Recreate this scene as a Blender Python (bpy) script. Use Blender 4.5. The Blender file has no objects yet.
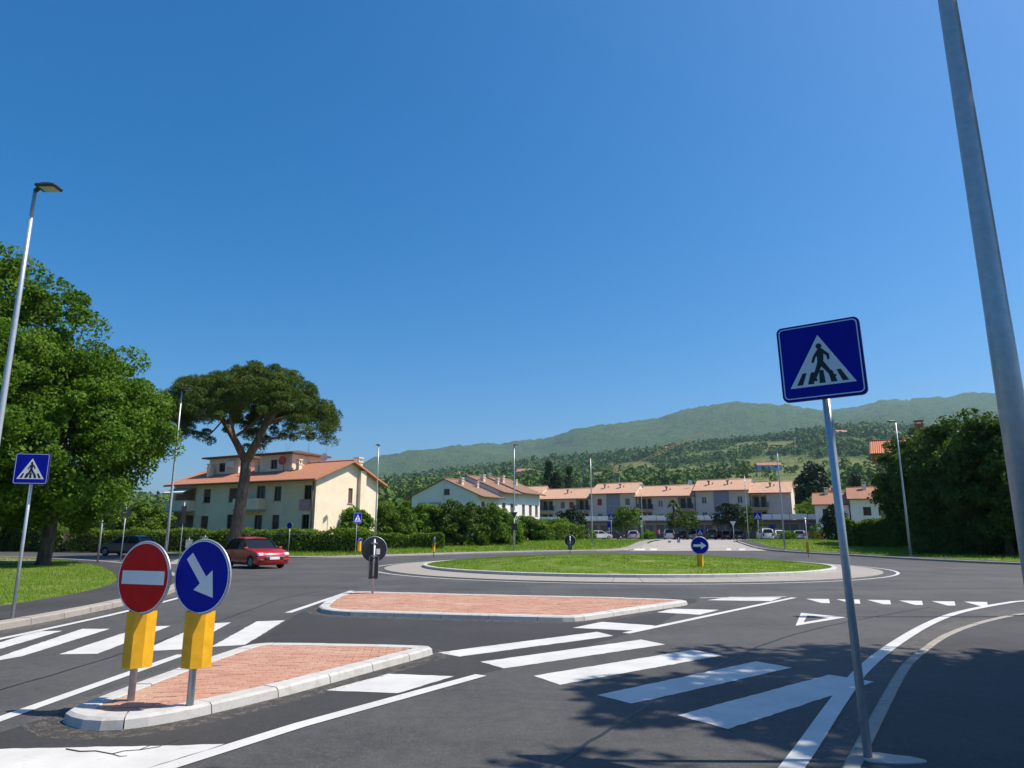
import bpy, bmesh, math, random
import numpy as np
from mathutils import Vector, Matrix

# ---------------------------------------------------------------- camera, sky, sun, exposure
R = math.radians
PITCH, FPX, EYE = R(12.02), 700.0, 1.7
scene = bpy.context.scene
COL = scene.collection
cam_d = bpy.data.cameras.new('camera')
cam = bpy.data.objects.new('camera', cam_d)
COL.objects.link(cam)
cam.location = (0, 0, EYE)
cam.rotation_euler = (R(90) + PITCH, 0, 0)
cam_d.sensor_width = 36.0
cam_d.lens = FPX / 1024 * 36.0
cam_d.clip_end = 30000
cam_d.clip_start = 0.05
scene.camera = cam

SUN_EL, SUN_AZ = 56.0, 90.0
world = bpy.data.worlds.new('World')
scene.world = world
world.use_nodes = True
wn = world.node_tree
sky = wn.nodes.new('ShaderNodeTexSky')
sky.sky_type = 'NISHITA'
sky.sun_disc = False
sky.sun_elevation = R(SUN_EL)
sky.sun_rotation = R(SUN_AZ)
sky.air_density = 1.0
sky.dust_density = 1.9
sky.ozone_density = 8.0
wn.nodes['Background'].inputs['Strength'].default_value = 0.110
hsv = wn.nodes.new('ShaderNodeHueSaturation')
hsv.inputs['Saturation'].default_value = 1.36
hsv.inputs['Hue'].default_value = 0.496
wn.links.new(sky.outputs[0], hsv.inputs['Color'])
wn.links.new(hsv.outputs[0], wn.nodes['Background'].inputs['Color'])

sun_d = bpy.data.lights.new('sun', 'SUN')
sun_d.energy = 5.0
sun_d.angle = R(0.53)
sun_d.color = (1.0, 0.92, 0.80)
sun = bpy.data.objects.new('sun', sun_d)
COL.objects.link(sun)
sun.rotation_euler = (0, R(90 - SUN_EL), 0)
sun.location = (40, 0, 60)

scene.view_settings.view_transform = 'Standard'
scene.view_settings.look = 'None'
scene.view_settings.gamma = 1.0
scene.view_settings.use_curve_mapping = False
scene.view_settings.exposure = 0.45
scene.cycles.use_denoising = True
scene.cycles.volume_bounces = 0
scene.cycles.max_bounces = 6
scene.cycles.transparent_max_bounces = 8

rng = np.random.default_rng(7)
random.seed(7)

# ---------------------------------------------------------------- layout helpers
def px(u, v, z=0.0):
    """ground point (at height z) that the photograph shows at pixel u, v"""
    x = (u - 512) / FPX; y = (384 - v) / FPX
    t = (z - EYE) / (math.sin(PITCH) + y * math.cos(PITCH))
    return (x * t, (math.cos(PITCH) - y * math.sin(PITCH)) * t)

def pt(u, v, Y):
    """point at depth Y"""
    x = (u - 512) / FPX; y = (384 - v) / FPX
    t = Y / (math.cos(PITCH) - y * math.sin(PITCH))
    return (x * t, Y, EYE + t * (math.sin(PITCH) + y * math.cos(PITCH)))

def smooth(a, b, x):
    t = np.clip((x - a) / (b - a), 0, 1)
    return t * t * (3 - 2 * t)

def gz(Y):
    return 0.6 * smooth(56, 95, Y)

# ---------------------------------------------------------------- materials
MATS = {}
class NT:
    def __init__(s, name):
        s.m = bpy.data.materials.new(name); s.m.use_nodes = True
        s.t = s.m.node_tree; s.n = s.t.nodes; s.b = s.n['Principled BSDF']
        s.out = s.n['Material Output']
    def node(s, ty, **kw):
        n = s.n.new(ty)
        for k, v in kw.items():
            if k in n.inputs.keys(): n.inputs[k].default_value = v
            else: setattr(n, k, v)
        return n
    def link(s, a, b): s.t.links.new(a, b)
    def pos(s):
        return s.node('ShaderNodeNewGeometry').outputs['Position']
    def noise(s, scale, detail=3, rough=0.55, vec=None, obj=False):
        n = s.node('ShaderNodeTexNoise', Scale=scale, Detail=detail, Roughness=rough)
        if vec is None:
            vec = s.node('ShaderNodeTexCoord').outputs['Object'] if obj else s.pos()
        s.link(vec, n.inputs['Vector'])
        return n.outputs['Fac']
    def ramp(s, fac, stops):
        r = s.node('ShaderNodeValToRGB')
        e = r.color_ramp.elements
        while len(e) > 1: e.remove(e[0])
        e[0].position = stops[0][0]; e[0].color = (*stops[0][1], 1)
        for p, c in stops[1:]:
            q = e.new(p); q.color = (*c, 1)
        s.link(fac, r.inputs['Fac'])
        return r.outputs['Color']
    def mix(s, fac, a, b, mode='MIX'):
        m = s.node('ShaderNodeMix', data_type='RGBA', blend_type=mode)
        for sock, val in ((m.inputs[0], fac), (m.inputs[6], a), (m.inputs[7], b)):
            if isinstance(val, (int, float)): sock.default_value = val
            elif isinstance(val, tuple): sock.default_value = (*val, 1)
            else: s.link(val, sock)
        return m.outputs[2]
    def math(s, op, a, b=None, clamp=False):
        m = s.node('ShaderNodeMath', operation=op); m.use_clamp = clamp
        for i, v in enumerate((a, b)):
            if v is None: continue
            if isinstance(v, (int, float)): m.inputs[i].default_value = v
            else: s.link(v, m.inputs[i])
        return m.outputs[0]
    def bump(s, h, strength=0.3, dist=0.02):
        b = s.node('ShaderNodeBump', Strength=strength, Distance=dist)
        s.link(h, b.inputs['Height']); s.link(b.outputs[0], s.b.inputs['Normal'])
    def col(s, c):
        if isinstance(c, tuple): s.b.inputs['Base Color'].default_value = (*c, 1)
        else: s.link(c, s.b.inputs['Base Color'])

def mul(c, k): return tuple(min(1, x * k) for x in c)

def mat(name, c, rough=0.6, metal=0.0, var=0.15, scale=4.0, bump=0.0, bscale=60.0, coat=0.0, spec=None, obj=False):
    if name in MATS: return MATS[name]
    t = NT(name)
    if var > 0:
        f = t.noise(scale, 5, 0.6, obj=obj)
        t.col(t.ramp(f, [(0.3, mul(c, 1 - var)), (0.7, mul(c, 1 + var))]))
        rr = t.math('ADD', t.math('MULTIPLY', f, 0.2), rough - 0.1)
        t.link(rr, t.b.inputs['Roughness'])
    else:
        t.col(c); t.b.inputs['Roughness'].default_value = rough
    t.b.inputs['Metallic'].default_value = metal
    if coat: t.b.inputs['Coat Weight'].default_value = coat; t.b.inputs['Coat Roughness'].default_value = 0.05
    if spec is not None: t.b.inputs['Specular IOR Level'].default_value = spec
    if bump: t.bump(t.noise(bscale, 3, obj=obj), bump, 0.01)
    MATS[name] = t.m
    return t.m

def asphalt(name, c, patch=0.25, stain=0.3):
    t = NT(name)
    fine = t.noise(75, 2, 0.7)
    grit = t.noise(26, 3, 0.75)
    med = t.noise(6, 6, 0.65)
    big = t.noise(0.35, 4, 0.55)
    base = t.ramp(fine, [(0.3, mul(c, 0.5)), (0.5, c), (0.7, mul(c, 2.0))])
    base = t.mix(0.55, base, t.ramp(grit, [(0.32, mul(c, 0.4)), (0.5, c), (0.68, mul(c, 1.9))]))
    a = t.mix(t.ramp(med, [(0.42, (0, 0, 0)), (0.68, (patch * 2, patch * 2, patch * 2))]), base, mul(c, 0.55))
    st = t.ramp(big, [(0.38, (0, 0, 0)), (0.66, (1, 1, 1))])
    a = t.mix(t.math('MULTIPLY', st, stain), a, mul(c, 1.9))
    for rot, sc, k in ((-38, (1.6, 0.09, 1), 0.4), (12, (0.12, 2.2, 1), 0.25)):
        mp = t.node('ShaderNodeMapping'); mp.inputs['Scale'].default_value = sc; mp.inputs['Rotation'].default_value = (0, 0, R(rot))
        t.link(t.pos(), mp.inputs['Vector'])
        sk = t.noise(1.3, 4, 0.6, vec=mp.outputs[0])
        a = t.mix(t.math('MULTIPLY', t.ramp(sk, [(0.5, (0, 0, 0)), (0.75, (1, 1, 1))]), k), a, mul(c, 0.6))
    # pale dust specks
    sp = t.noise(22, 2, 0.5)
    a = t.mix(t.math('MULTIPLY', t.ramp(sp, [(0.70, (0, 0, 0)), (0.76, (1, 1, 1))]), 0.35), a, (0.22, 0.2, 0.17))
    t.col(a)
    t.b.inputs['Roughness'].default_value = 0.8
    t.bump(t.math('ADD', grit, fine), 0.6, 0.008)
    return t.m

M_ASPH = asphalt('asphalt', (0.054, 0.052, 0.050), 0.35, 0.5)
M_ASPHNEW = asphalt('fresh_asphalt', (0.030, 0.0285, 0.027), 0.3, 0.35)
M_PAVE = asphalt('pavement_asphalt', (0.036, 0.034, 0.033), 0.35, 0.5)
M_OLDASPH = asphalt('worn_asphalt', (0.30, 0.27, 0.235), 0.2, 0.2)

def paint_mat(name, c):
    t = NT(name)
    f = t.noise(60, 4, 0.7); g = t.noise(1.7, 4, 0.6)
    a = t.ramp(g, [(0.3, mul(c, 0.84)), (0.65, c)])
    w = t.ramp(f, [(0.60, (0, 0, 0)), (0.74, (1, 1, 1))])
    a = t.mix(t.math('MULTIPLY', w, 0.6), a, (0.14, 0.135, 0.13))
    k = t.noise(4.5, 6, 0.75)
    a = t.mix(t.math('MULTIPLY', t.ramp(k, [(0.58, (0, 0, 0)), (0.70, (1, 1, 1))]), 0.45), a, (0.28, 0.27, 0.25))
    t.col(a); t.b.inputs['Roughness'].default_value = 0.6
    t.bump(t.noise(190, 2), 0.3, 0.004)
    return t.m
M_PAINT = paint_mat('road_paint', (0.58, 0.57, 0.545))

def kerb_mat(name, c, stain=(0.22, 0.19, 0.15)):
    t = NT(name)
    f = t.noise(7, 5, 0.65); g = t.noise(120, 2, 0.6)
    a = t.ramp(g, [(0.3, mul(c, 0.82)), (0.7, mul(c, 1.1))])
    w = t.ramp(f, [(0.5, (0, 0, 0)), (0.72, (1, 1, 1))])
    a = t.mix(t.math('MULTIPLY', w, 0.5), a, stain)
    r = t.node('ShaderNodeObjectInfo').outputs['Random']
    a = t.mix(t.math('MULTIPLY', r, 0.25), a, mul(c, 0.6))
    t.col(a); t.b.inputs['Roughness'].default_value = 0.85
    t.bump(g, 0.35, 0.006)
    return t.m
M_KERB = kerb_mat('kerb_concrete', (0.50, 0.49, 0.465), (0.24, 0.21, 0.17))
M_KERB_OLD = kerb_mat('kerb_stone_old', (0.34, 0.31, 0.27), (0.15, 0.13, 0.11))
M_APRON = kerb_mat('apron_stone', (0.32, 0.29, 0.25))
M_CONC = kerb_mat('concrete', (0.42, 0.41, 0.39))

def paver_mat():
    t = NT('clay_paver')
    r1 = t.node('ShaderNodeObjectInfo').outputs['Random']
    r2 = t.node('ShaderNodeNewGeometry').outputs['Random Per Island']
    r = t.math('FRACT', t.math('ADD', r1, r2))
    a = t.ramp(r, [(0.0, (0.33, 0.155, 0.10)), (0.35, (0.40, 0.195, 0.13)), (0.7, (0.45, 0.24, 0.165)), (1.0, (0.37, 0.175, 0.115))])
    f = t.noise(1.1, 5, 0.65)
    w = t.ramp(f, [(0.46, (0, 0, 0)), (0.68, (1, 1, 1))])
    g = t.noise(35, 3, 0.7)
    w2 = t.math('MULTIPLY', w, t.math('MULTIPLY', g, 1.2), clamp=True)
    a = t.mix(w2, a, (0.50, 0.39, 0.27))
    a = t.mix(0.18, a, (0.52, 0.36, 0.26))
    a = t.mix(0.25, a, t.ramp(g, [(0.35, (0.24, 0.08, 0.05)), (0.7, (0.5, 0.25, 0.18))]))
    t.col(a); t.b.inputs['Roughness'].default_value = 0.9
    t.bump(t.noise(140, 2), 0.3, 0.004)
    return t.m
M_PAVER = paver_mat()
M_SAND = mat('jointing_sand', (0.40, 0.29, 0.20), 0.95, var=0.25, scale=6, bump=0.4)

def grass_ground(name, c1, c2, c3):
    t = NT(name)
    f = t.noise(0.45, 5, 0.6); g = t.noise(14, 5, 0.7)
    a = t.mix(t.ramp(f, [(0.42, (0, 0, 0)), (0.66, (1, 1, 1))]), t.ramp(g, [(0.3, mul(c1, 0.6)), (0.7, c1)]), t.ramp(g, [(0.3, mul(c2, 0.6)), (0.7, c2)]))
    h = t.noise(0.9, 4, 0.6)
    a = t.mix(t.math('MULTIPLY', t.ramp(h, [(0.54, (0, 0, 0)), (0.70, (1, 1, 1))]), 0.7), a, c3)
    t.col(a); t.b.inputs['Roughness'].default_value = 1.0
    t.b.inputs['Specular IOR Level'].default_value = 0.1
    t.bump(g, 0.8, 0.08)
    return t.m
M_GRASS = grass_ground('grass_ground', (0.135, 0.22, 0.026), (0.18, 0.25, 0.04), (0.30, 0.28, 0.13))
M_DIRT = mat('bare_earth', (0.27, 0.22, 0.16), 0.95, var=0.3, scale=1.5, bump=0.4)

def leaf_mat(name, c1, c2, c3, trans=0.35, rough=0.5):
    t = NT(name)
    r = t.node('ShaderNodeNewGeometry').outputs['Random Per Island']
    a = t.ramp(r, [(0.0, c1), (0.5, c2), (1.0, c3)])
    f = t.noise(0.5, 3)
    a = t.mix(0.55, a, t.ramp(f, [(0.35, c1), (0.65, c3)]))
    t.col(a); t.b.inputs['Roughness'].default_value = rough
    t.b.inputs['Specular IOR Level'].default_value = 0.12
    tr = t.node('ShaderNodeBsdfTranslucent')
    t.link(t.mix(1.0, a, (1.0, 1.1, 0.5), 'MULTIPLY'), tr.inputs['Color'])
    mx = t.node('ShaderNodeMixShader'); mx.inputs[0].default_value = trans
    t.link(t.b.outputs[0], mx.inputs[1]); t.link(tr.outputs[0], mx.inputs[2])
    t.link(mx.outputs[0], t.out.inputs['Surface'])
    return t.m
M_LEAF = leaf_mat('leaf_fresh', (0.045, 0.11, 0.010), (0.09, 0.18, 0.016), (0.17, 0.275, 0.03), 0.42)
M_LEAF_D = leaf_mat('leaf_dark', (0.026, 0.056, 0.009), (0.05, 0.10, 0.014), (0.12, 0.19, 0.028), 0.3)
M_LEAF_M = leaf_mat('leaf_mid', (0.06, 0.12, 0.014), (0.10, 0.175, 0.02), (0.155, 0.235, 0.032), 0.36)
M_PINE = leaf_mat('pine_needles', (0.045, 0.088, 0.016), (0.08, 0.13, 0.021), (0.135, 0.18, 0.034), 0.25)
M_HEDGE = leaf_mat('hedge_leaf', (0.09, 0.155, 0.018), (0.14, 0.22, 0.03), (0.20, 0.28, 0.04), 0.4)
M_CONIFER = leaf_mat('conifer_leaf', (0.012, 0.028, 0.012), (0.02, 0.04, 0.016), (0.035, 0.055, 0.022), 0.08)
M_PALM = leaf_mat('palm_leaf', (0.05, 0.08, 0.02), (0.09, 0.12, 0.03), (0.14, 0.15, 0.05), 0.2)
M_BLADE = leaf_mat('grass_blade', (0.13, 0.235, 0.022), (0.19, 0.30, 0.035), (0.27, 0.34, 0.06), 0.5, 0.7)
M_FOREST = leaf_mat('forest_crown', (0.045, 0.085, 0.018), (0.075, 0.13, 0.025), (0.125, 0.19, 0.038), 0.12, 0.9)

def bark_mat(name, c, s=9):
    t = NT(name)
    mp = t.node('ShaderNodeMapping'); mp.inputs['Scale'].default_value = (1, 1, 0.25)
    t.link(t.pos(), mp.inputs['Vector'])
    f = t.noise(s, 5, 0.7, vec=mp.outputs[0])
    t.col(t.ramp(f, [(0.35, mul(c, 0.4)), (0.65, mul(c, 1.3))]))
    t.b.inputs['Roughness'].default_value = 0.95
    t.bump(f, 1.0, 0.06)
    return t.m
M_BARK = bark_mat('bark', (0.10, 0.075, 0.055))
M_BARK_P = bark_mat('pine_bark', (0.20, 0.135, 0.10), 6)

def galv(name, c=(0.44, 0.47, 0.50), rough=0.40):
    t = NT(name)
    f = t.noise(14, 4, 0.6); g = t.noise(3, 3)
    t.col(t.ramp(f, [(0.35, mul(c, 0.92)), (0.65, mul(c, 1.08))]))
    t.link(t.math('ADD', t.math('MULTIPLY', g, 0.25), rough - 0.12), t.b.inputs['Roughness'])
    t.b.inputs['Metallic'].default_value = 0.4
    t.bump(f, 0.08, 0.003)
    return t.m
M_GALV = galv('galvanised_steel')
M_GREYMETAL = mat('grey_metal', (0.34, 0.36, 0.38), 0.5, 0.4, var=0.1)
M_LAMPHEAD = mat('lamp_head_dark', (0.045, 0.045, 0.05), 0.45, 0.2, var=0.1)
M_LED = mat('led_lens', (0.55, 0.55, 0.5), 0.2, var=0.05)
M_BLUE = mat('sign_blue', (0.003, 0.009, 0.30), 0.45, var=0.13, scale=7, spec=0.15)
M_RED = mat('sign_red', (0.56, 0.008, 0.010), 0.45, var=0.14, scale=7, spec=0.15)
M_SWHITE = mat('sign_white', (0.72, 0.74, 0.76), 0.4, var=0.06, scale=5)
M_SBLACK = mat('sign_black', (0.012, 0.012, 0.014), 0.5, var=0.1)
M_SBACK = mat('sign_back', (0.03, 0.034, 0.04), 0.55, 0.2, var=0.2)
M_SEDGE = mat('sign_edge', (0.42, 0.43, 0.45), 0.45, 0.5, var=0.1)
M_YELLOW = mat('delineator_yellow', (0.78, 0.39, 0.010), 0.42, var=0.14, scale=9)
M_YBACK = mat('delineator_back', (0.17, 0.175, 0.18), 0.6, var=0.15)
M_GLASS = mat('window_glass', (0.012, 0.014, 0.018), 0.08, var=0.0, spec=0.35)
M_GLASSB = mat('window_glass_pale', (0.10, 0.12, 0.14), 0.08, var=0.0, spec=0.8)
M_BROWN = mat('brown_joinery', (0.095, 0.05, 0.032), 0.55, var=0.2, scale=12)
M_SHUT = mat('brown_shutter', (0.13, 0.075, 0.05), 0.6, var=0.15, scale=8)
M_REDSHUT = mat('red_shutter', (0.28, 0.05, 0.035), 0.6, var=0.15)
M_WHITEJ = mat('white_joinery', (0.62, 0.62, 0.60), 0.5, var=0.08)
M_DARKMETAL = mat('dark_railing', (0.05, 0.05, 0.055), 0.5, 0.4, var=0.1)
M_CREAM = mat('cream_plaster', (0.80, 0.665, 0.50), 0.92, var=0.09, scale=0.9, bump=0.15, bscale=30)
M_WHITEP = mat('white_plaster', (0.70, 0.70, 0.68), 0.92, var=0.06, scale=0.7, bump=0.1, bscale=30)
M_BEIGEP = mat('beige_plaster', (0.67, 0.57, 0.47), 0.92, var=0.07, scale=0.5)
M_GREYP = mat('grey_plaster', (0.27, 0.28, 0.33), 0.9, var=0.07, scale=0.5)
M_YELP = mat('ochre_plaster', (0.60, 0.42, 0.17), 0.92, var=0.08, scale=0.8)
M_BRICKP = mat('brick_wall', (0.30, 0.13, 0.09), 0.9, var=0.2, scale=6)
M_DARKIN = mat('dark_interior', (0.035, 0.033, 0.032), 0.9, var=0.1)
M_SHOP = mat('shop_front', (0.075, 0.085, 0.10), 0.35, var=0.2, scale=0.7)
M_NET = mat('white_netting', (0.66, 0.65, 0.62), 0.9, var=0.1, scale=3)
M_PINKCLOTH = mat('pink_cloth', (0.55, 0.28, 0.36), 0.9, var=0.25, scale=6)
M_DARKCLOTH = mat('dark_cloth', (0.02, 0.02, 0.03), 0.9, var=0.2)
M_DISH = mat('dish_white', (0.72, 0.72, 0.70), 0.5, var=0.05)
M_DISHR = mat('dish_red', (0.35, 0.07, 0.05), 0.5, var=0.1)
M_CRANE = mat('crane_orange', (0.40, 0.24, 0.12), 0.6, var=0.15)
M_TYRE = mat('tyre_rubber', (0.015, 0.015, 0.016), 0.85, var=0.1)
M_RIM = mat('alloy_rim', (0.45, 0.45, 0.46), 0.35, 0.8, var=0.05)
M_CHROME = mat('chrome_trim', (0.7, 0.7, 0.7), 0.15, 0.9, var=0.0)
M_HEADL = mat('headlamp_lens', (0.75, 0.77, 0.8), 0.1, var=0.0, spec=0.8)
M_TAIL = mat('tail_lamp', (0.45, 0.01, 0.01), 0.2, var=0.0)
M_PLASTIC = mat('black_plastic', (0.02, 0.02, 0.022), 0.6, var=0.1)

def tile_mat(name, c, ang):
    """clay pantiles: rows of rounded tiles running down the slope"""
    t = NT(name)
    mp = t.node('ShaderNodeMapping'); mp.inputs['Rotation'].default_value = (0, 0, -ang)
    t.link(t.pos(), mp.inputs['Vector'])
    w = t.node('ShaderNodeTexWave', wave_type='BANDS', bands_direction='X', Scale=1.5, Distortion=0.3, Detail=1.0)
    t.link(mp.outputs[0], w.inputs['Vector'])
    f = t.noise(2.2, 5, 0.7); g = t.noise(9, 3, 0.6)
    a = t.ramp(g, [(0.3, mul(c, 0.72)), (0.5, c), (0.7, mul(c, 1.25))])
    a = t.mix(t.math('MULTIPLY', t.ramp(f, [(0.5, (0, 0, 0)), (0.75, (1, 1, 1))]), 0.5), a, mul((c[0] * 0.7, c[0] * 0.5, c[0] * 0.4), 0.8))
    t.col(a); t.b.inputs['Roughness'].default_value = 0.9
    t.bump(w.outputs['Fac'], 1.0, 0.08)
    return t.m

# ---------------------------------------------------------------- mesh helpers
def link(o, parent=None):
    COL.objects.link(o)
    if parent is not None: o.parent = parent
    return o

def tag(o, label=None, cat=None, group=None, kind=None):
    if label: o['label'] = label
    if cat: o['category'] = cat
    if group: o['group'] = group
    if kind: o['kind'] = kind
    return o

def empty(name, loc, rz=0.0, label=None, cat=None, group=None, parent=None):
    o = bpy.data.objects.new(name, None)
    o.empty_display_size = 0.2
    o.location = loc; o.rotation_euler = (0, 0, rz)
    link(o, parent)
    return tag(o, label, cat, group)

class MB:
    def __init__(s): s.v = []; s.f = []; s.sm = []
    def add(s, vs, fs, sm=False):
        b = len(s.v); s.v += [tuple(p) for p in vs]
        s.f += [tuple(i + b for i in f) for f in fs]; s.sm += [sm] * len(fs)
        return s
    def box(s, x0, x1, y0, y1, z0, z1):
        return s.add([(x0, y0, z0), (x1, y0, z0), (x1, y1, z0), (x0, y1, z0), (x0, y0, z1), (x1, y0, z1), (x1, y1, z1), (x0, y1, z1)],
                     [(0, 3, 2, 1), (4, 5, 6, 7), (0, 1, 5, 4), (1, 2, 6, 5), (2, 3, 7, 6), (3, 0, 4, 7)])
    def cbox(s, x0, x1, y0, y1, z0, z1, c):
        """box with all edges chamfered"""
        bm = bmesh.new()
        bmesh.ops.create_cube(bm, size=1)
        for v in bm.verts:
            v.co = Vector(((x0 + x1) / 2 + v.co.x * (x1 - x0), (y0 + y1) / 2 + v.co.y * (y1 - y0), (z0 + z1) / 2 + v.co.z * (z1 - z0)))
        bmesh.ops.bevel(bm, geom=bm.edges[:], offset=c, segments=1, affect='EDGES')
        bm.verts.index_update()
        s.add([v.co[:] for v in bm.verts], [[v.index for v in f.verts] for f in bm.faces]); bm.free()
        return s
    def prism(s, poly, z0, z1, axis='z', cap=True):
        n = len(poly)
        def P(p, h):
            return (p[0], p[1], h) if axis == 'z' else (p[0], h, p[1]) if axis == 'y' else (h, p[0], p[1])
        vs = [P(p, z0) for p in poly] + [P(p, z1) for p in poly]
        fs = [(i, (i + 1) % n, n + (i + 1) % n, n + i) for i in range(n)]
        if cap: fs += [tuple(range(n))[::-1], tuple(range(n, 2 * n))]
        return s.add(vs, fs)
    def tube(s, pts, rads, n=10, cap=True, sm=True):
        pts = [Vector(p) for p in pts]; rings = []
        up = None; vs = []
        for i, p in enumerate(pts):
            d = (pts[min(i + 1, len(pts) - 1)] - pts[max(i - 1, 0)]).normalized()
            if up is None:
                up = d.cross(Vector((0.13, 0.97, 0.2))).normalized()
            a = (up - d * up.dot(d)).normalized(); up = a; b = d.cross(a)
            for k in range(n):
                t = 2 * math.pi * k / n
                vs.append(p + (a * math.cos(t) + b * math.sin(t)) * rads[i])
        fs = []
        for i in range(len(pts) - 1):
            for k in range(n):
                fs.append((i * n + k, i * n + (k + 1) % n, (i + 1) * n + (k + 1) % n, (i + 1) * n + k))
        s.add(vs, fs, sm)
        if cap:
            b = len(s.v) - len(vs)
            s.f.append(tuple(b + k for k in range(n))[::-1]); s.f.append(tuple(b + (len(pts) - 1) * n + k for k in range(n))); s.sm += [False, False]
        return s
    def sphere(s, c, r, nu=10, nv=6):
        rx, ry, rz = r if isinstance(r, tuple) else (r, r, r)
        vs = []
        for j in range(nv + 1):
            ph = math.pi * j / nv
            for i in range(nu):
                th = 2 * math.pi * i / nu
                vs.append((c[0] + rx * math.sin(ph) * math.cos(th), c[1] + ry * math.sin(ph) * math.sin(th), c[2] + rz * math.cos(ph)))
        fs = [(j * nu + i, (j + 1) * nu + i, (j + 1) * nu + (i + 1) % nu, j * nu + (i + 1) % nu) for j in range(nv) for i in range(nu)]
        return s.add(vs, fs, True)
    def bar(s, a, b, w):
        return s.tube([a, b], [w, w], 4, True, False)
    def mesh(s, name, m):
        me = bpy.data.meshes.new(name)
        me.from_pydata(s.v, [], s.f)
        me.polygons.foreach_set('use_smooth', s.sm)
        if m is not None: me.materials.append(m)
        bm = bmesh.new(); bm.from_mesh(me); bmesh.ops.recalc_face_normals(bm, faces=bm.faces[:]); bm.to_mesh(me); bm.free()
        me.update()
        return me
    def build(s, name, m, parent=None, loc=None, rz=0.0):
        o = bpy.data.objects.new(name, s.mesh(name, m))
        if loc is not None: o.location = loc
        o.rotation_euler = (0, 0, rz)
        return link(o, parent)

def np_mesh(name, V, Q, m, smooth_=False):
    """fast mesh: V (n,3), Q (k,3|4)"""
    me = bpy.data.meshes.new(name)
    k = Q.shape[1]
    me.vertices.add(len(V)); me.vertices.foreach_set('co', np.ascontiguousarray(V, np.float32).ravel())
    me.loops.add(Q.size); me.loops.foreach_set('vertex_index', np.ascontiguousarray(Q, np.int32).ravel())
    me.polygons.add(len(Q)); me.polygons.foreach_set('loop_start', np.arange(0, Q.size, k, dtype=np.int32))
    me.polygons.foreach_set('use_smooth', np.full(len(Q), smooth_))
    me.update(calc_edges=True)
    if m is not None: me.materials.append(m)
    return me

def np_obj(name, V, Q, m, parent=None, smooth_=False):
    return link(bpy.data.objects.new(name, np_mesh(name, V, Q, m, smooth_)), parent)

def poly_sheet(name, pts, z, m, parent=None):
    """flat polygon sheet, z number or function of Y"""
    bm = bmesh.new()
    f = bm.faces.new([bm.verts.new((p[0], p[1], z(p[1]) if callable(z) else z)) for p in pts])
    if f.normal.z < 0 or f.calc_area() and (f.normal_update() or f.normal.z < 0): f.normal_flip()
    bmesh.ops.triangulate(bm, faces=bm.faces[:])
    me = bpy.data.meshes.new(name); bm.to_mesh(me); bm.free(); me.materials.append(m)
    o = bpy.data.objects.new(name, me)
    return link(o, parent)

def resample(pts, step, closed=False):
    P = [Vector((p[0], p[1])) for p in pts]
    if closed: P.append(P[0].copy())
    L = [0.0]
    for a, b in zip(P, P[1:]): L.append(L[-1] + (b - a).length)
    n = max(1, round(L[-1] / step)); out = []
    j = 0
    for i in range(n + (0 if closed else 1)):
        d = L[-1] * i / n
        while j < len(P) - 2 and L[j + 1] < d: j += 1
        t = (d - L[j]) / max(1e-9, L[j + 1] - L[j])
        out.append(P[j].lerp(P[j + 1], t))
    return out

def chaikin(pts, it=2, closed=False):
    P = [Vector((p[0], p[1])) for p in pts]
    for _ in range(it):
        Q = []
        n = len(P)
        rngi = range(n) if closed else range(n - 1)
        if not closed: Q.append(P[0])
        for i in rngi:
            a, b = P[i], P[(i + 1) % n]
            Q += [a.lerp(b, 0.25), a.lerp(b, 0.75)]
        if not closed: Q.append(P[-1])
        P = Q
    return P

def offset(P, d, closed=False):
    """offset polyline to its left by d"""
    n = len(P); out = []
    for i in range(n):
        a = P[(i - 1) % n] if (closed or i > 0) else P[i]
        b = P[(i + 1) % n] if (closed or i < n - 1) else P[i]
        t = (b - a).normalized()
        out.append(P[i] + Vector((-t.y, t.x)) * d)
    return out

def kerb_run(parent, pts, width, height, m, stone=1.0, closed=False, sub=3, z0=0.0, name='kerb_stone', side=1, zf=None, lean=0.02):
    """stones along a path; the path is the road-side foot, width goes to the left (side=1) or right"""
    S = resample(pts, stone / sub, closed)
    I = offset(S, side * width, closed)
    n = len(S); last = n if closed else n - 1
    k = 0; stones = []
    while k < last:
        e = min(k + sub, last)
        m_b = MB(); vs = []; cnt = 0
        dz = random.uniform(-0.004, 0.004)
        for q in range(k, e + 1):
            a, b = S[q % n], I[q % n]
            d = (b - a) / width
            tng = Vector((d.y, -d.x)) * (0.006 if q == k else -0.006 if q == e else 0) * (-1 if side < 0 else 1)
            zb = z0 + (zf(a.y) if zf else 0)
            ch = 0.022
            prof = [(0.0, -0.05), (lean * 0.7, height - ch), (lean + ch, height + dz), (width - 0.008, height + dz), (width, height - 0.008 + dz), (width, -0.05)]
            for (o_, z_) in prof:
                p = a + d * o_ + tng
                vs.append((p.x, p.y, zb + z_))
            cnt += 1
        fs = []
        for q in range(cnt - 1):
            for r_ in range(6):
                fs.append((q * 6 + r_, q * 6 + (r_ + 1) % 6, (q + 1) * 6 + (r_ + 1) % 6, (q + 1) * 6 + r_))
        fs += [tuple(range(6))[::-1], tuple((cnt - 1) * 6 + r_ for r_ in range(6))]
        m_b.add(vs, fs)
        stones.append(m_b.build(name, m, parent))
        k = e
    return stones

def inside(p, poly):
    x, y = p; c = False; n = len(poly); j = n - 1
    for i in range(n):
        xi, yi = poly[i][0], poly[i][1]; xj, yj = poly[j][0], poly[j][1]
        if (yi > y) != (yj > y) and x < (xj - xi) * (y - yi) / (yj - yi) + xi: c = not c
        j = i
    return c

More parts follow.
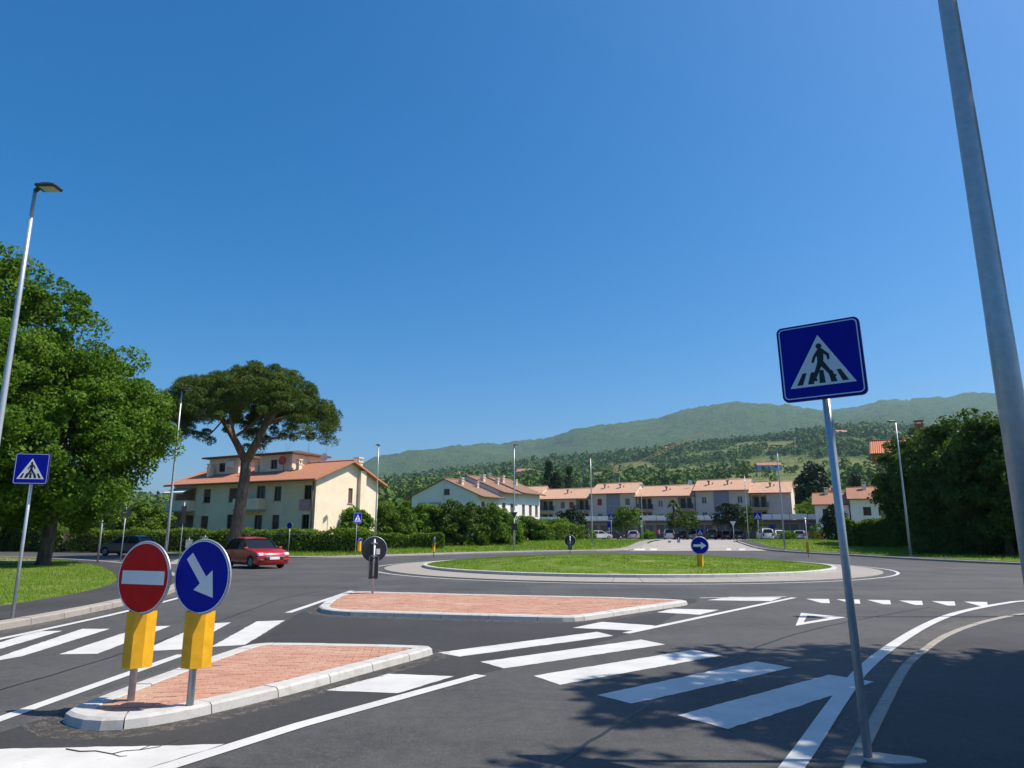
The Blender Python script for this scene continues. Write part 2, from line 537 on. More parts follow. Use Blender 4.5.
def inside_np(X, Y, poly):
    c = np.zeros(X.shape, bool); n = len(poly); j = n - 1
    for i in range(n):
        xi, yi = poly[i][0], poly[i][1]; xj, yj = poly[j][0], poly[j][1]
        if yi != yj:
            c ^= ((yi > Y) != (yj > Y)) & (X < (xj - xi) * (Y - yi) / (yj - yi) + xi)
        j = i
    return c

def clip_convex(sub, clip):
    """Sutherland-Hodgman, clip polygon counter-clockwise"""
    out = sub
    n = len(clip)
    for i in range(n):
        a, b = clip[i], clip[(i + 1) % n]
        inp, out = out, []
        def sd(p): return (b[0] - a[0]) * (p[1] - a[1]) - (b[1] - a[1]) * (p[0] - a[0])
        for k in range(len(inp)):
            p, q = inp[k], inp[(k + 1) % len(inp)]
            sp, sq = sd(p), sd(q)
            if sp >= 0: out.append(p)
            if sp * sq < 0:
                t = sp / (sp - sq); out.append((p[0] + (q[0] - p[0]) * t, p[1] + (q[1] - p[1]) * t))
        if not out: return []
    return out

def area(p):
    return 0.5 * sum(p[i][0] * p[(i + 1) % len(p)][1] - p[(i + 1) % len(p)][0] * p[i][1] for i in range(len(p)))

# ================================================================ THE SETTING
def poly_terrain(name, pts, zf, m, ys=(), xs=(), parent=None, skirt=None):
    bm = bmesh.new()
    bm.faces.new([bm.verts.new((p[0], p[1], 0)) for p in pts])
    bm.normal_update()
    for f in bm.faces:
        if f.normal.z < 0: f.normal_flip()
    for y in ys:
        bmesh.ops.bisect_plane(bm, geom=bm.verts[:] + bm.edges[:] + bm.faces[:], plane_co=(0, y, 0), plane_no=(0, 1, 0))
    for x in xs:
        bmesh.ops.bisect_plane(bm, geom=bm.verts[:] + bm.edges[:] + bm.faces[:], plane_co=(x, 0, 0), plane_no=(1, 0, 0))
    bmesh.ops.triangulate(bm, faces=bm.faces[:])
    for v in bm.verts: v.co.z = zf(v.co.x, v.co.y)
    me = bpy.data.meshes.new(name); bm.to_mesh(me); bm.free(); me.materials.append(m)
    return link(bpy.data.objects.new(name, me), parent)

# --- ground sheet
xs = np.linspace(-330, 330, 45); ys = np.concatenate([np.linspace(-150, 50, 9), np.linspace(56, 98, 15), np.linspace(105, 165, 7)])
XX, YY = np.meshgrid(xs, ys); ZZ = gz(YY) - 0.03 - 0.25 * (YY < -40)
V = np.stack([XX, YY, ZZ], -1).reshape(-1, 3); nx = len(xs)
Q = np.array([[j * nx + i, j * nx + i + 1, (j + 1) * nx + i + 1, (j + 1) * nx + i] for j in range(len(ys) - 1) for i in range(nx - 1)])
ground = np_obj('ground', V, Q, M_GRASS, None, True); tag(ground, kind='structure')

# --- road: asphalt sheet under everything near, following the gentle rise beyond the roundabout
ys = np.array([-40, 0, 20, 40, 56, 59, 62, 65, 68, 72, 78, 85]); xs = np.linspace(-90, 90, 10)
XX, YY = np.meshgrid(xs, ys); V = np.stack([XX, YY, gz(YY)], -1).reshape(-1, 3); nx = len(xs)
Q = np.array([[j * nx + i, j * nx + i + 1, (j + 1) * nx + i + 1, (j + 1) * nx + i] for j in range(len(ys) - 1) for i in range(nx - 1)])
road = np_obj('road', V, Q, M_ASPH, None, True); tag(road, kind='structure')

FAR_L = [(10, 64.5), (12.5, 70), (15, 80), (19, 96), (24, 114)]
FAR_R = [(23.4, 66), (24.8, 75), (28.6, 92), (31, 101), (40, 115)]
car_park = poly_terrain('car_park', [(10.5, 65.5)] + FAR_L[1:] + [(4, 116), (4, 150), (95, 150), (95, 115)] + FAR_R[::-1],
                        lambda x, y: float(gz(y)) + 0.012, M_OLDASPH, range(60, 150, 6))
tag(car_park, kind='structure')

# --- verges, pavements and kerbs
def verge(name_kerb, path, width, height, m_kerb, side, grass_poly, pave_w, m_pave, kerb_label, zf, kerb_to=None, ys=(), stone=1.0, sub=2):
    k = empty(name_kerb, (0, 0, 0)); tag(k, kind='structure')
    P = chaikin(path, 2)
    kp = [p for p in P if kerb_to is None or kerb_to(p)]
    kerb_run(k, kp, width, height, m_kerb, stone, False, sub, 0.0, 'kerb_stone', side, zf=lambda y: float(gz(y)))
    I = offset(P, side * (width + 0.004)); J = offset(P, side * (width + pave_w))
    if pave_w > 0:
        pv = poly_terrain(name_kerb.replace('kerb', 'pavement'), [(p.x, p.y) for p in I] + [(p.x, p.y) for p in J[::-1]],
                          lambda x, y: float(gz(y)) + height - 0.008, m_pave, ys)
        tag(pv, kind='structure')
    gp = [(p.x, p.y) for p in J] + grass_poly
    return gp

V4_PATH = [(-22, -16), (-14.5, -4), (-10.4, 5), (-9.0, 12.9), (-9.24, 17.4), (-9.74, 21.1), (-11.2, 25.2), (-14, 30), (-18.5, 36.5), (-25, 43.5), (-38, 52), (-60, 63)]
g4 = verge('kerb_left', V4_PATH, 0.30, 0.13, M_KERB_OLD, 1, [(-60, 40), (-60, -16)], 1.85, M_PAVE, '', None, lambda p: p.y > 8 and p.x > -45)
grass4 = poly_terrain('lawn_left', g4, lambda x, y: 0.12 + 0.10 * float(smooth(0, 14, -x - 11)), M_GRASS, range(-10, 60, 3), range(-58, -8, 3))
tag(grass4, kind='structure')
dirt4 = poly_terrain('bare_earth_strip', chaikin([(-44, 41), (-30, 36.6), (-24.5, 35.6), (-23.5, 37.5), (-27, 41.5), (-33, 45.5), (-44, 52)], 2, True),
                     lambda x, y: 0.129 + 0.10 * float(smooth(0, 14, -x - 11)), M_DIRT, range(34, 54, 2), range(-44, -22, 2))
tag(dirt4, kind='structure')

V3_PATH = [(-70, 84), (-45, 69), (-28, 57.5), (-19, 51), (-13.5, 49.6), (-9.5, 53), (-5, 58.5), (0, 62), (5, 64), (9, 65)] + FAR_L[1:]
g3 = verge('kerb_far', V3_PATH, 0.2, 0.11, M_KERB_OLD, 1, [(24, 118), (-70, 118)], 1.3, mat('footway_concrete', (0.24, 0.22, 0.20), .9, var=.15, scale=2), '', None, lambda p: -32 < p.x and p.y < 85, range(48, 118, 3))
Z3 = lambda x, y: float(gz(y)) + 0.12
grass3 = poly_terrain('lawn_far', g3, Z3, M_GRASS, range(48, 118, 3)); tag(grass3, kind='structure')

V2_PATH = [(75, 31), (48, 31.5), (36, 33), (30, 36), (27, 40), (25.9, 46), (25.6, 52), (25, 58)] + FAR_R
g2 = verge('kerb_right', V2_PATH, 0.25, 0.13, M_KERB_OLD, -1, [(75, 118)], 1.5, M_PAVE, '', None, lambda p: p.x < 50 and p.y < 92, range(36, 118, 3))
Z2 = lambda x, y: float(gz(y)) + 0.13
grass2 = poly_terrain('lawn_right', g2, Z2, M_GRASS, range(33, 118, 3)); tag(grass2, kind='structure')

V1_PATH = [(-8, -14), (-1.3, -0.2), (1.2, 3.75), (2.43, 5.66), (3.42, 7.2), (4.66, 9.12), (5.38, 10.16), (7.3, 12.56), (9.14, 14.35), (11.13, 15.92), (16, 18.2), (24, 19.6), (60, 21)]
g1 = verge('kerb_near', V1_PATH, 0.14, 0.035, M_KERB_OLD, -1, [(60, -14)], 2.6, M_PAVE, '', None, lambda p: p.y > 2 and p.x < 26, stone=0.9)
walk = poly_terrain('footway_near', g1, lambda x, y: 0.026, M_PAVE); tag(walk, kind='structure')

# --- the central island of the roundabout
RC = Vector((5.6, 37.2))
def ring(r, n=96, c=RC): return [(c.x + r * math.cos(2 * math.pi * i / n), c.y + r * math.sin(2 * math.pi * i / n)) for i in range(n)]
isl = empty('roundabout_island', (0, 0, 0), 0, 'grass-covered central island of the roundabout ringed by a pale stone apron', 'roundabout')
kerb_run(isl, ring(10.15), 0.22, 0.14, M_KERB, 1.0, True, 2, 0.05, side=1)
NA = 72
for i in range(NA):
    a0 = 2 * math.pi * (i + 0.01) / NA; a1 = 2 * math.pi * (i + 0.99) / NA; am = (a0 + a1) / 2
    mb = MB(); vs = []
    for a in (a0, am, a1):
        for r_, z_ in ((12.0, -0.02), (12.0, 0.025), (11.97, 0.035), (10.16, 0.07), (10.16, -0.02)):
            vs.append((RC.x + r_ * math.cos(a), RC.y + r_ * math.sin(a), z_))
    fs = [(q * 5 + k, q * 5 + (k + 1) % 5, (q + 1) * 5 + (k + 1) % 5, (q + 1) * 5 + k) for q in (0, 1) for k in range(5)] + [(0, 1, 2, 3, 4), (10, 11, 12, 13, 14)]
    mb.add(vs, fs); mb.build('apron_slab', M_APRON, isl)
def mound(r): return 0.16 + 0.42 * (1 - np.clip(r / 9.95, 0, 1) ** 2) ** 1.0
V = [(RC.x, RC.y, float(mound(0)))]; F = []
NR = 14
for j in range(1, NR + 1):
    r_ = 9.95 * j / NR
    for i in range(64):
        a = 2 * math.pi * i / 64
        V.append((RC.x + r_ * math.cos(a), RC.y + r_ * math.sin(a), float(mound(r_)) + (random.uniform(-0.02, 0.02) if j < NR else -0.02)))
for i in range(64): F.append((0, 1 + i, 1 + (i + 1) % 64))
for j in range(NR - 1):
    for i in range(64):
        F.append((1 + j * 64 + i, 1 + (j + 1) * 64 + i, 1 + (j + 1) * 64 + (i + 1) % 64, 1 + j * 64 + (i + 1) % 64))
mb = MB(); mb.add(V, F, True); mb.build('grass_mound', M_GRASS, isl)

# --- two brick-paved traffic islands
def paved_island(label, outline, kw, kh, angle, n_single, stone=1.0, sub=4):
    P = chaikin(outline, 2, True)
    if area([(p.x, p.y) for p in P]) < 0: P = P[::-1]
    root = empty('traffic_island', (0, 0, 0), 0, label, 'traffic island')
    kerb_run(root, P, kw, kh, M_KERB, stone, True, sub, 0.0, side=1, lean=0.035)
    I = [(p.x, p.y) for p in offset(resample(P, 0.15, True), kw + 0.01, True)]
    poly_sheet('bedding', I, kh - 0.022, M_SAND, root)
    # convex hull of the inset outline for clipping
    hull = []
    pts = sorted(set((round(x, 4), round(y, 4)) for x, y in I))
    def half(ps):
        h = []
        for p in ps:
            while len(h) > 1 and (h[-1][0] - h[-2][0]) * (p[1] - h[-2][1]) - (h[-1][1] - h[-2][1]) * (p[0] - h[-2][0]) <= 0: h.pop()
            h.append(p)
        return h
    lo = half(pts); hi = half(pts[::-1]); hull = lo[:-1] + hi[:-1]
    bw, bh, g = 0.21, 0.105, 0.007
    ca, sa = math.cos(angle), math.sin(angle)
    cx = sum(p[0] for p in I) / len(I); cy = sum(p[1] for p in I) / len(I)
    cells = []
    N = 90
    for j in range(-N, N):
        for i in range(-N, N):
            x = (i + 0.5 * (j & 1)) * bw; y = j * bh
            c = (cx + x * ca - y * sa, cy + x * sa + y * ca)
            if not (min(p[0] for p in hull) - 0.2 < c[0] < max(p[0] for p in hull) + 0.2 and min(p[1] for p in hull) - 0.2 < c[1] < max(p[1] for p in hull) + 0.2): continue
            rect = [(x - bw / 2 + g / 2, y - bh / 2 + g / 2), (x + bw / 2 - g / 2, y - bh / 2 + g / 2), (x + bw / 2 - g / 2, y + bh / 2 - g / 2), (x - bw / 2 + g / 2, y + bh / 2 - g / 2)]
            rect = [(cx + a * ca - b * sa, cy + a * sa + b * ca) for a, b in rect]
            q = clip_convex(rect, hull)
            if len(q) < 3 or abs(area(q)) < 0.003: continue
            cc = (sum(p[0] for p in q) / len(q), sum(p[1] for p in q) / len(q))
            if not inside(cc, I): continue
            cells.append((cc[0] ** 2 + cc[1] ** 2, cc, q))
    cells.sort(key=lambda t: t[0])
    def paver(mb, q, zt):
        n = len(q); c = (sum(p[0] for p in q) / n, sum(p[1] for p in q) / n)
        inn = [(p[0] + (c[0] - p[0]) * 0.05, p[1] + (c[1] - p[1]) * 0.06) for p in q]
        tilt = random.uniform(-0.002, 0.002)
        vs = [(p[0], p[1], kh - 0.03) for p in q] + [(p[0], p[1], zt - 0.004) for p in q] + [(p[0], p[1], zt + tilt) for p in inn]
        fs = [(i, (i + 1) % n, n + (i + 1) % n, n + i) for i in range(n)] + [(n + i, n + (i + 1) % n, 2 * n + (i + 1) % n, 2 * n + i) for i in range(n)] + [tuple(range(2 * n, 3 * n))]
        mb.add(vs, fs)
    for d, c, q in cells[:n_single]:
        mb = MB(); paver(mb, [(a - c[0], b - c[1]) for a, b in q], kh - 0.004 + random.uniform(-0.003, 0.003))
        mb.build('paver', M_PAVER, root, (c[0], c[1], 0))
    if len(cells) > n_single:
        mb = MB()
        for d, c, q in cells[n_single:]: paver(mb, q, kh - 0.004 + random.uniform(-0.003, 0.003))
        tag(mb.build('paver_field', M_PAVER, root), kind='stuff')
    return root
ISL1 = [(-4.2, 7.0), (-4.02, 6.8), (-3.8, 6.66), (-3.45, 6.62), (-3.05, 6.95), (-2.55, 7.75), (-2.31, 8.16), (-1.75, 9.3), (-1.12, 10.55), (-1.1, 10.72), (-1.3, 10.82), (-2.2, 10.98), (-3.17, 11.08), (-3.9, 11.08), (-4.02, 10.0), (-4.1, 9.0), (-4.16, 8.1)]
ISL2 = [(-4.25, 15.55), (-4.6, 18), (-4.72, 19.6), (-4.45, 20.6), (-2.55, 20.0), (1.2, 19.0), (3.5, 18.4), (4.25, 18.0), (4.3, 17.6), (3.48, 16.75), (1.55, 14.6), (1.3, 14.4), (1.05, 14.3), (-2.08, 15.05)]
isl1 = paved_island('small brick-paved traffic island carrying the red and the blue round sign', ISL1, 0.25, 0.10, R(8), 300, stone=0.8)
isl2 = paved_island('long brick-paved traffic island in front of the roundabout', ISL2, 0.25, 0.10, R(-12), 0)

# --- darker relaid asphalt between the islands, sealed seams, grit swept against the kerbs
def patch(name, pix, m, z):
    P = [px(u, v) for u, v in pix]; P = resample(P, 0.4, True)
    o = poly_sheet(name, [(p.x + random.gauss(0, .01), p.y + random.gauss(0, .01)) for p in P], z, m, road); return o
patch('asphalt_patch', [(196, 668), (262, 636), (306, 609), (345, 592), (700, 599), (655, 627), (486, 673), (300, 727), (165, 770), (-60, 770), (-60, 752)], M_ASPHNEW, 0.002)
def seam(pts, w, z=0.003):
    P = resample(chaikin(pts, 2), 0.25); P = [p + Vector((random.gauss(0, .008), random.gauss(0, .008))) for p in P]
    a = offset(P, w / 2); b = offset(P, -w / 2); n_ = len(P); mb_ = MB()
    mb_.add([(p.x, p.y, z) for p in a] + [(p.x, p.y, z) for p in b], [(i, n_ + i, n_ + i + 1, i + 1) for i in range(n_ - 1)])
    return mb_.build('tar_seam', mat('tar', (0.014, 0.014, 0.014), .5, var=.2), road)
seam([px(520, 790), px(600, 735), px(690, 678), px(790, 632), px(930, 607)], 0.035)
seam([px(0, 690), px(120, 655), px(230, 617), px(300, 592), px(420, 582)], 0.03)
seam([px(300, 588), px(560, 590), px(800, 590), px(1040, 588)], 0.04)
def grit_mat():
    t = NT('kerb_grit'); f = t.noise(9, 6, 0.75); g_ = t.noise(90, 2, 0.7)
    t.col(t.ramp(g_, [(0.3, (0.16, 0.13, 0.10)), (0.7, (0.40, 0.34, 0.27))])); t.b.inputs['Roughness'].default_value = 1
    tr = t.node('ShaderNodeBsdfTransparent'); mx = t.node('ShaderNodeMixShader')
    fac = t.math('MULTIPLY', t.ramp(f, [(0.46, (0, 0, 0)), (0.62, (1, 1, 1))]), t.ramp(g_, [(0.46, (0, 0, 0)), (0.56, (1, 1, 1))]))
    t.link(t.math('MULTIPLY', fac, 0.6), mx.inputs[0]); t.link(tr.outputs[0], mx.inputs[1]); t.link(t.b.outputs[0], mx.inputs[2]); t.link(mx.outputs[0], t.out.inputs['Surface'])
    return t.m
M_GRIT = grit_mat()
def grit(path, d0, d1, closed, z=0.0055):
    P = chaikin(path, 2, closed); P = resample(P, 0.3, closed)
    if closed and area([(p.x, p.y) for p in P]) < 0: P = P[::-1]
    a = offset(P, d0, closed); b = offset(P, d1, closed); n_ = len(P); mb_ = MB()
    mb_.add([(p.x, p.y, z) for p in a] + [(p.x, p.y, z) for p in b], [(i, n_ + i, n_ + (i + 1) % n_, (i + 1) % n_) for i in range(n_ if closed else n_ - 1)])
    return tag(mb_.build('kerb_grit', M_GRIT, road), kind='stuff')
grit(ISL1, 0.02, -0.30, True); grit(ISL2, 0.02, -0.30, True)
grit(V4_PATH[2:9], 0.0, -0.4, False); grit(V1_PATH[2:10], 0.0, 0.35, False)

# --- painted markings
def stripe(name, pix, z=0.0, zp=None):
    P = [px(u, v, z) for u, v in pix]; Q_ = []
    for a, b in zip(P, P[1:] + P[:1]):
        L_ = math.hypot(b[0] - a[0], b[1] - a[1]); n_ = max(1, int(L_ / 0.09))
        nx_, ny_ = -(b[1] - a[1]) / L_, (b[0] - a[0]) / L_
        for k in range(n_):
            t_ = k / n_; e = random.gauss(0, 0.0055) if k else random.gauss(0, 0.004)
            Q_.append((a[0] + (b[0] - a[0]) * t_ + nx_ * e, a[1] + (b[1] - a[1]) * t_ + ny_ * e))
    return poly_sheet(name, Q_, zp if zp is not None else z + 0.004, M_PAINT, road)
for q in ([(438, 652.7), (459.5, 656.8), (613.5, 636), (597, 632)],
          [(480.7, 662), (504, 668.7), (665.4, 644.6), (641, 639.8)],
          [(533.7, 676), (559.7, 685), (722.5, 655.6), (692.5, 650)],
          [(596.8, 695.4), (632, 704), (792, 668), (756, 661.6)],
          [(677.5, 715.6), (728, 729.5), (874.4, 682), (829, 675)],
          [(-40, 661), (-40, 655), (36, 631.5), (62, 631)],
          [(-22, 664), (21.7, 656.5), (110, 629), (82, 629)],
          [(59, 654.6), (97.6, 654), (170.5, 626), (143, 626.7)],
          [(141, 651.5), (181, 649.7), (231, 622.5), (203, 624)],
          [(211, 647), (245, 645), (285, 620.5), (257, 621.5)]):
    stripe('crossing_stripe', q)
for q in ([(-120, 752), (225, 744.5), (150, 768), (60, 800), (-150, 800)],
          [(326, 690.6), (398, 693.5), (454, 676.5), (389, 674)],
          [(572.7, 628), (639.5, 631), (655, 625.7), (602, 622)],
          [(657, 612.5), (700, 614.8), (719, 610), (672, 608.8)],
          [(707.5, 600.3), (771, 601.2), (782, 597.4), (730, 597)]):
    stripe('hatch_stripe', q)
def line(name, pts, w, z=0.007, smooth_it=0, parent=None, zf=None):
    P = chaikin(pts, smooth_it) if smooth_it else [Vector(p) for p in pts]
    P = resample(P, 0.6) if smooth_it else P
    a = offset(P, w / 2); b = offset(P, -w / 2)
    n = len(P)
    vs = [(p.x, p.y, z + (float(gz(p.y)) if zf else 0)) for p in a] + [(p.x, p.y, z + (float(gz(p.y)) if zf else 0)) for p in b]
    mb = MB(); mb.add(vs, [(i, n + i, n + i + 1, i + 1) for i in range(n - 1)])
    return mb.build(name, M_PAINT, parent or road)
line('edge_line', [px(-60, 741), px(0, 719.5), px(182, 655)], 0.15)
line('edge_line', [px(60, 800), px(172, 766), px(300, 725.5), px(481, 675.5)], 0.17)
line('edge_line', [px(626, 633.5), px(794, 597.8)], 0.15)
line('edge_line', [px(-40, 648), px(42, 630.5), px(124, 612.5), px(180, 598), px(215, 588)], 0.15, 0.010, 1)
line('edge_line', [px(288, 613), px(352, 591)], 0.16)
line('edge_line', [(-0.6, 1.6), px(790, 775), px(835, 705), px(870, 660), px(930, 622), px(970, 609), px(1040, 598), (22, 19.7), (40, 20.4)], 0.17, 0.010, 2)
line('give_way_line', [px(700, 598.3), px(786, 597)], 0.12, 0.010)
# ring line round the apron
n = 128; mb = MB(); vs = [(x, y, 0.005) for x, y in ring(12.5, n)] + [(x, y, 0.005) for x, y in ring(12.63, n)]
mb.add(vs, [(i, (i + 1) % n, n + (i + 1) % n, n + i) for i in range(n)]); mb.build('ring_line', M_PAINT, road)
# shark teeth
for u, v in ((818, 601.5), (848.5, 602), (879, 602.6), (911, 603.3), (943.5, 603.9), (976, 604.4)):
    a = px(u - 12, v - 2.6); b = px(u + 11, v - 2.3); c = px(u + 12, v + 1.9); d = px(u + 4, v + 1.8)
    poly_sheet('give_way_tooth', [a, b, c, d], 0.005, M_PAINT, road)
# outlined give-way triangle
def tri_ring(o, i_):
    mb = MB(); vs = [(*px(*p), 0.005) for p in o] + [(*px(*p), 0.005) for p in i_]
    mb.add(vs, [(k, (k + 1) % 3, 3 + (k + 1) % 3, 3 + k) for k in range(3)])
    return mb.build('give_way_triangle', M_PAINT, road)
tri_ring([(801, 613), (846, 617.5), (795.6, 626)], [(807.5, 615.6), (829.5, 618.2), (803.5, 622.5)])
# far crossings over the straight-on branch and the left branch
for u0, u1, v in ((596, 606, 548.6), (609, 619, 548.2), (622, 632, 547.9), (635, 641, 547.7), (716, 728, 548.7), (731, 745, 549.5)):
    X0, Y0 = px(u0, v, 0.2); X1, _ = px(u1, v, 0.2)
    mb = MB(); mb.add([(X0, 67, float(gz(67)) + 0.018), (X1, 67, float(gz(67)) + 0.018), (X1 * 1.06, 71, float(gz(71)) + 0.018), (X0 * 1.06, 71, float(gz(71)) + 0.018)], [(0, 1, 2, 3)])
    mb.build('crossing_stripe', M_PAINT, car_park)
for k in range(6):
    x, y = -19.5 - k * 0.55, 40.5 + k * 1.5
    mb = MB(); mb.add([(x, y, 0.005), (x + 2.8, y + 1.2, 0.005), (x + 2.6, y + 1.9, 0.005), (x - 0.2, y + 0.7, 0.005)], [(0, 1, 2, 3)])
    mb.build('crossing_stripe', M_PAINT, road)

# --- grass blades
def blades(name, poly, n, hmin, hmax, w, zf, parent=None, seed=1, near=None):
    g = np.random.default_rng(seed)
    P = np.array([(p[0], p[1]) for p in poly]); lo = P.min(0); hi = P.max(0)
    if near is not None: lo = np.maximum(lo, near[:2]); hi = np.minimum(hi, near[2:])
    X = g.uniform(lo[0], hi[0], n * 3); Y = g.uniform(lo[1], hi[1], n * 3)
    k = inside_np(X, Y, poly); X = X[k][:n]; Y = Y[k][:n]; n = len(X)
    patch = np.sin(X * 1.1 + np.sin(Y * 0.8) * 2) * np.cos(Y * 0.9 + np.sin(X * 0.6) * 2)
    h = g.uniform(hmin, hmax, n) * (1 + 0.35 * patch)
    a = g.uniform(0, 2 * np.pi, n); ln = g.uniform(0, 0.6, n) * h; la = g.uniform(0, 2 * np.pi, n)
    Z = np.array([zf(x, y) for x, y in zip(X, Y)]) if not getattr(zf, 'vec', False) else zf(X, Y)
    V = np.empty((n, 3, 3))
    V[:, 0] = np.stack([X - w * np.cos(a), Y - w * np.sin(a), Z - 0.01], -1)
    V[:, 1] = np.stack([X + w * np.cos(a), Y + w * np.sin(a), Z - 0.01], -1)
    V[:, 2] = np.stack([X + ln * np.cos(la), Y + ln * np.sin(la), Z + h], -1)
    o = np_obj(name, V.reshape(-1, 3), np.arange(3 * n).reshape(-1, 3), M_BLADE, parent)
    o['kind'] = 'stuff'
    return o
def z4(X, Y): return 0.12 + 0.10 * smooth(0, 14, -X - 11)
z4.vec = True
b = blades('grass', g4, 80000, 0.03, 0.075, 0.010, z4, None, 1, (-34, 12, -9, 46)); tag(b, 'mown grass growing on the left corner lawn', 'grass')
def zm(X, Y): return mound(np.hypot(X - RC.x, Y - RC.y))
zm.vec = True
b = blades('grass', ring(9.9), 60000, 0.02, 0.05, 0.014, zm, None, 2); tag(b, 'short grass growing on the roundabout mound', 'grass')
def z3v(X, Y): return gz(Y) + 0.12
z3v.vec = True
b = blades('grass', g3, 50000, 0.08, 0.3, 0.03, z3v, None, 3, (-45, 50, 26, 100)); tag(b, 'rough grass growing on the verge beyond the roundabout', 'grass')
b = blades('grass', g2, 40000, 0.06, 0.22, 0.025, z3v, None, 4, (22, 34, 60, 100)); tag(b, 'rough grass growing on the verge under the dark trees', 'grass')

# --- hills
UR = np.array([-900, 0, 200, 300, 370, 410, 448, 486, 501, 526, 557, 589, 620, 664, 682, 724, 740, 764, 821, 841, 868, 895, 915, 949, 982, 1024, 1200, 2200])
VR = np.array([520, 512, 500, 482, 463, 454, 447, 444, 444, 440, 437, 430.6, 426, 420, 412.5, 405, 404, 406, 409, 410, 407, 401, 401, 399, 395, 394, 398, 440])
UM = np.array([-900, 200, 370, 417, 490, 557, 607, 680, 740, 797, 831, 868, 940, 1024, 2200])
VM = np.array([522, 500, 481, 475, 466, 458, 456, 449, 443, 436, 430, 428, 430, 428, 470])
def zat(v, Y): return EYE + Y * np.tan(PITCH + np.arctan((384 - v) / FPX))
def vnoise(g, X, Y, s):
    """value noise, smooth, seeded by g"""
    T = g.uniform(-1, 1, (256, 256))
    x = X / s; y = Y / s
    i = np.floor(x).astype(int); j = np.floor(y).astype(int); fx = x - i; fy = y - j
    fx = fx * fx * (3 - 2 * fx); fy = fy * fy * (3 - 2 * fy)
    a = T[i % 256, j % 256]; b_ = T[(i + 1) % 256, j % 256]; c = T[i % 256, (j + 1) % 256]; d = T[(i + 1) % 256, (j + 1) % 256]
    return (a * (1 - fx) + b_ * fx) * (1 - fy) + (c * (1 - fx) + d * fx) * fy
YM, YR, Y0 = 1700.0, 4600.0, 160.0
def hill_z(X, Y):
    u = 512 + FPX / math.cos(PITCH) * X / Y * 0.985
    zm_ = zat(np.interp(u, UM, VM), YM); zr = zat(np.interp(u, UR, VR), YR)
    t = np.clip((Y - Y0) / (YM - Y0), 0, 1)
    z1 = 0.55 + (zm_ - 0.55) * t ** 1.25
    dip = zm_ * 0.82
    t2 = np.clip((Y - YM) / 500, 0, 1); t3 = np.clip((Y - YM - 500) / (YR - YM - 500), 0, 1)
    z2 = zm_ + (dip - zm_) * (t2 * t2 * (3 - 2 * t2))
    z3 = dip + (zr - dip) * (t3 ** 1.1)
    z = np.where(Y <= YM, z1, np.where(Y <= YM + 500, z2, z3))
    z = np.where(Y > YR, zr - (Y - YR) * 0.25, z)
    g = np.random.default_rng(11)
    amp = smooth(200, 1200, Y)
    r_ = vnoise(g, X, Y, 420) * 14 + vnoise(g, X, Y, 170) * 6
    far = smooth(2200, 3200, Y) * (1 - smooth(YR - 500, YR, Y))
    r_ = r_ * amp * (1 - 0.6 * smooth(YM - 300, YM, Y) * (1 - smooth(YM, YM + 400, Y)))
    r_ = r_ + far * vnoise(g, X * 1.0 + Y * 0.35, Y * 0.25, 380) * 70
    return z + r_
FIELDS = []
def field_mask(X, Y):
    g = np.random.default_rng(21)
    u = 512 + 716 * X / Y
    f = vnoise(g, X, Y * 0.6, 120) + 0.5 * vnoise(g, X, Y, 50)
    band = smooth(260, 380, Y) * (1 - smooth(900, 1250, Y)) * smooth(540, 600, u)
    hi = smooth(700, 900, Y) * (1 - smooth(1350, 1600, Y)) * smooth(560, 640, u)
    m_ = np.clip((f * 1.35 - 0.60 + 1.0 * band + 0.35 * hi) * 4, 0, 1)
    wob = 0.35 * vnoise(g, X, Y, 45)
    for (fx, fy, ax, ay) in FIELDS:
        d_ = np.hypot((X - fx) / ax, (Y - fy) / ay) + wob
        m_ = np.maximum(m_, np.clip((1.1 - d_) * 6, 0, 1))
    return m_ * (1 - smooth(1450, 1700, Y))
def slope_at(u, v):
    """where the slope lies that the photograph shows at u, v"""
    Yc = np.arange(260.0, 1690.0, 5.0); t_ = (u - 512) / (FPX / math.cos(PITCH)) / 0.985
    for _ in range(3): Xc = t_ * Yc; zc_ = hill_z(Xc, Yc)
    up = -Yc * math.sin(PITCH) + (zc_ - EYE) * math.cos(PITCH); dd = Yc * math.cos(PITCH) + (zc_ - EYE) * math.sin(PITCH)
    vv = 384 - FPX * up / dd; k = np.argmax(vv <= v) if (vv <= v).any() else len(Yc) - 1
    return float(Xc[k]), float(Yc[k])
for u, v, wu, wv in ((628, 466, 26, 4), (620, 478, 22, 4), (758, 470, 40, 4.5), (712, 481, 30, 3.5), (664, 482, 24, 3), (836, 466, 34, 4), (885, 470, 28, 5), (700, 455, 40, 2.5), (600, 458, 22, 2.5), (790, 484, 26, 3)):
    (xa, ya), (_, y0), (_, y1) = slope_at(u, v), slope_at(u, v + wv), slope_at(u, v - wv)
    FIELDS.append((xa, (y0 + y1) / 2, wu / 716 * ya, max(25.0, (y1 - y0) / 2)))
tau = np.linspace(-1.3, 1.4, 520)
rows = np.concatenate([np.geomspace(160, 1700, 110), np.linspace(1725, 2200, 14), np.geomspace(2240, 4600, 150), np.linspace(4640, 6000, 10)])
TT, YY = np.meshgrid(tau, rows); XX = TT * YY
ZZ = hill_z(XX, YY)
g = np.random.default_rng(5)
canopy = smooth(1900, 2400, YY)
ZZ += canopy * (g.uniform(-1, 1, ZZ.shape) * 8.0 + vnoise(g, XX, YY, 60) * 10 + vnoise(g, XX, YY, 28) * 6)
ZZ[0] = 0.5
V = np.stack([XX, YY, ZZ], -1).reshape(-1, 3); nx = len(tau); ny = len(rows)
jj, ii = np.meshgrid(np.arange(ny - 1), np.arange(nx - 1), indexing='ij'); b0 = (jj * nx + ii).ravel()
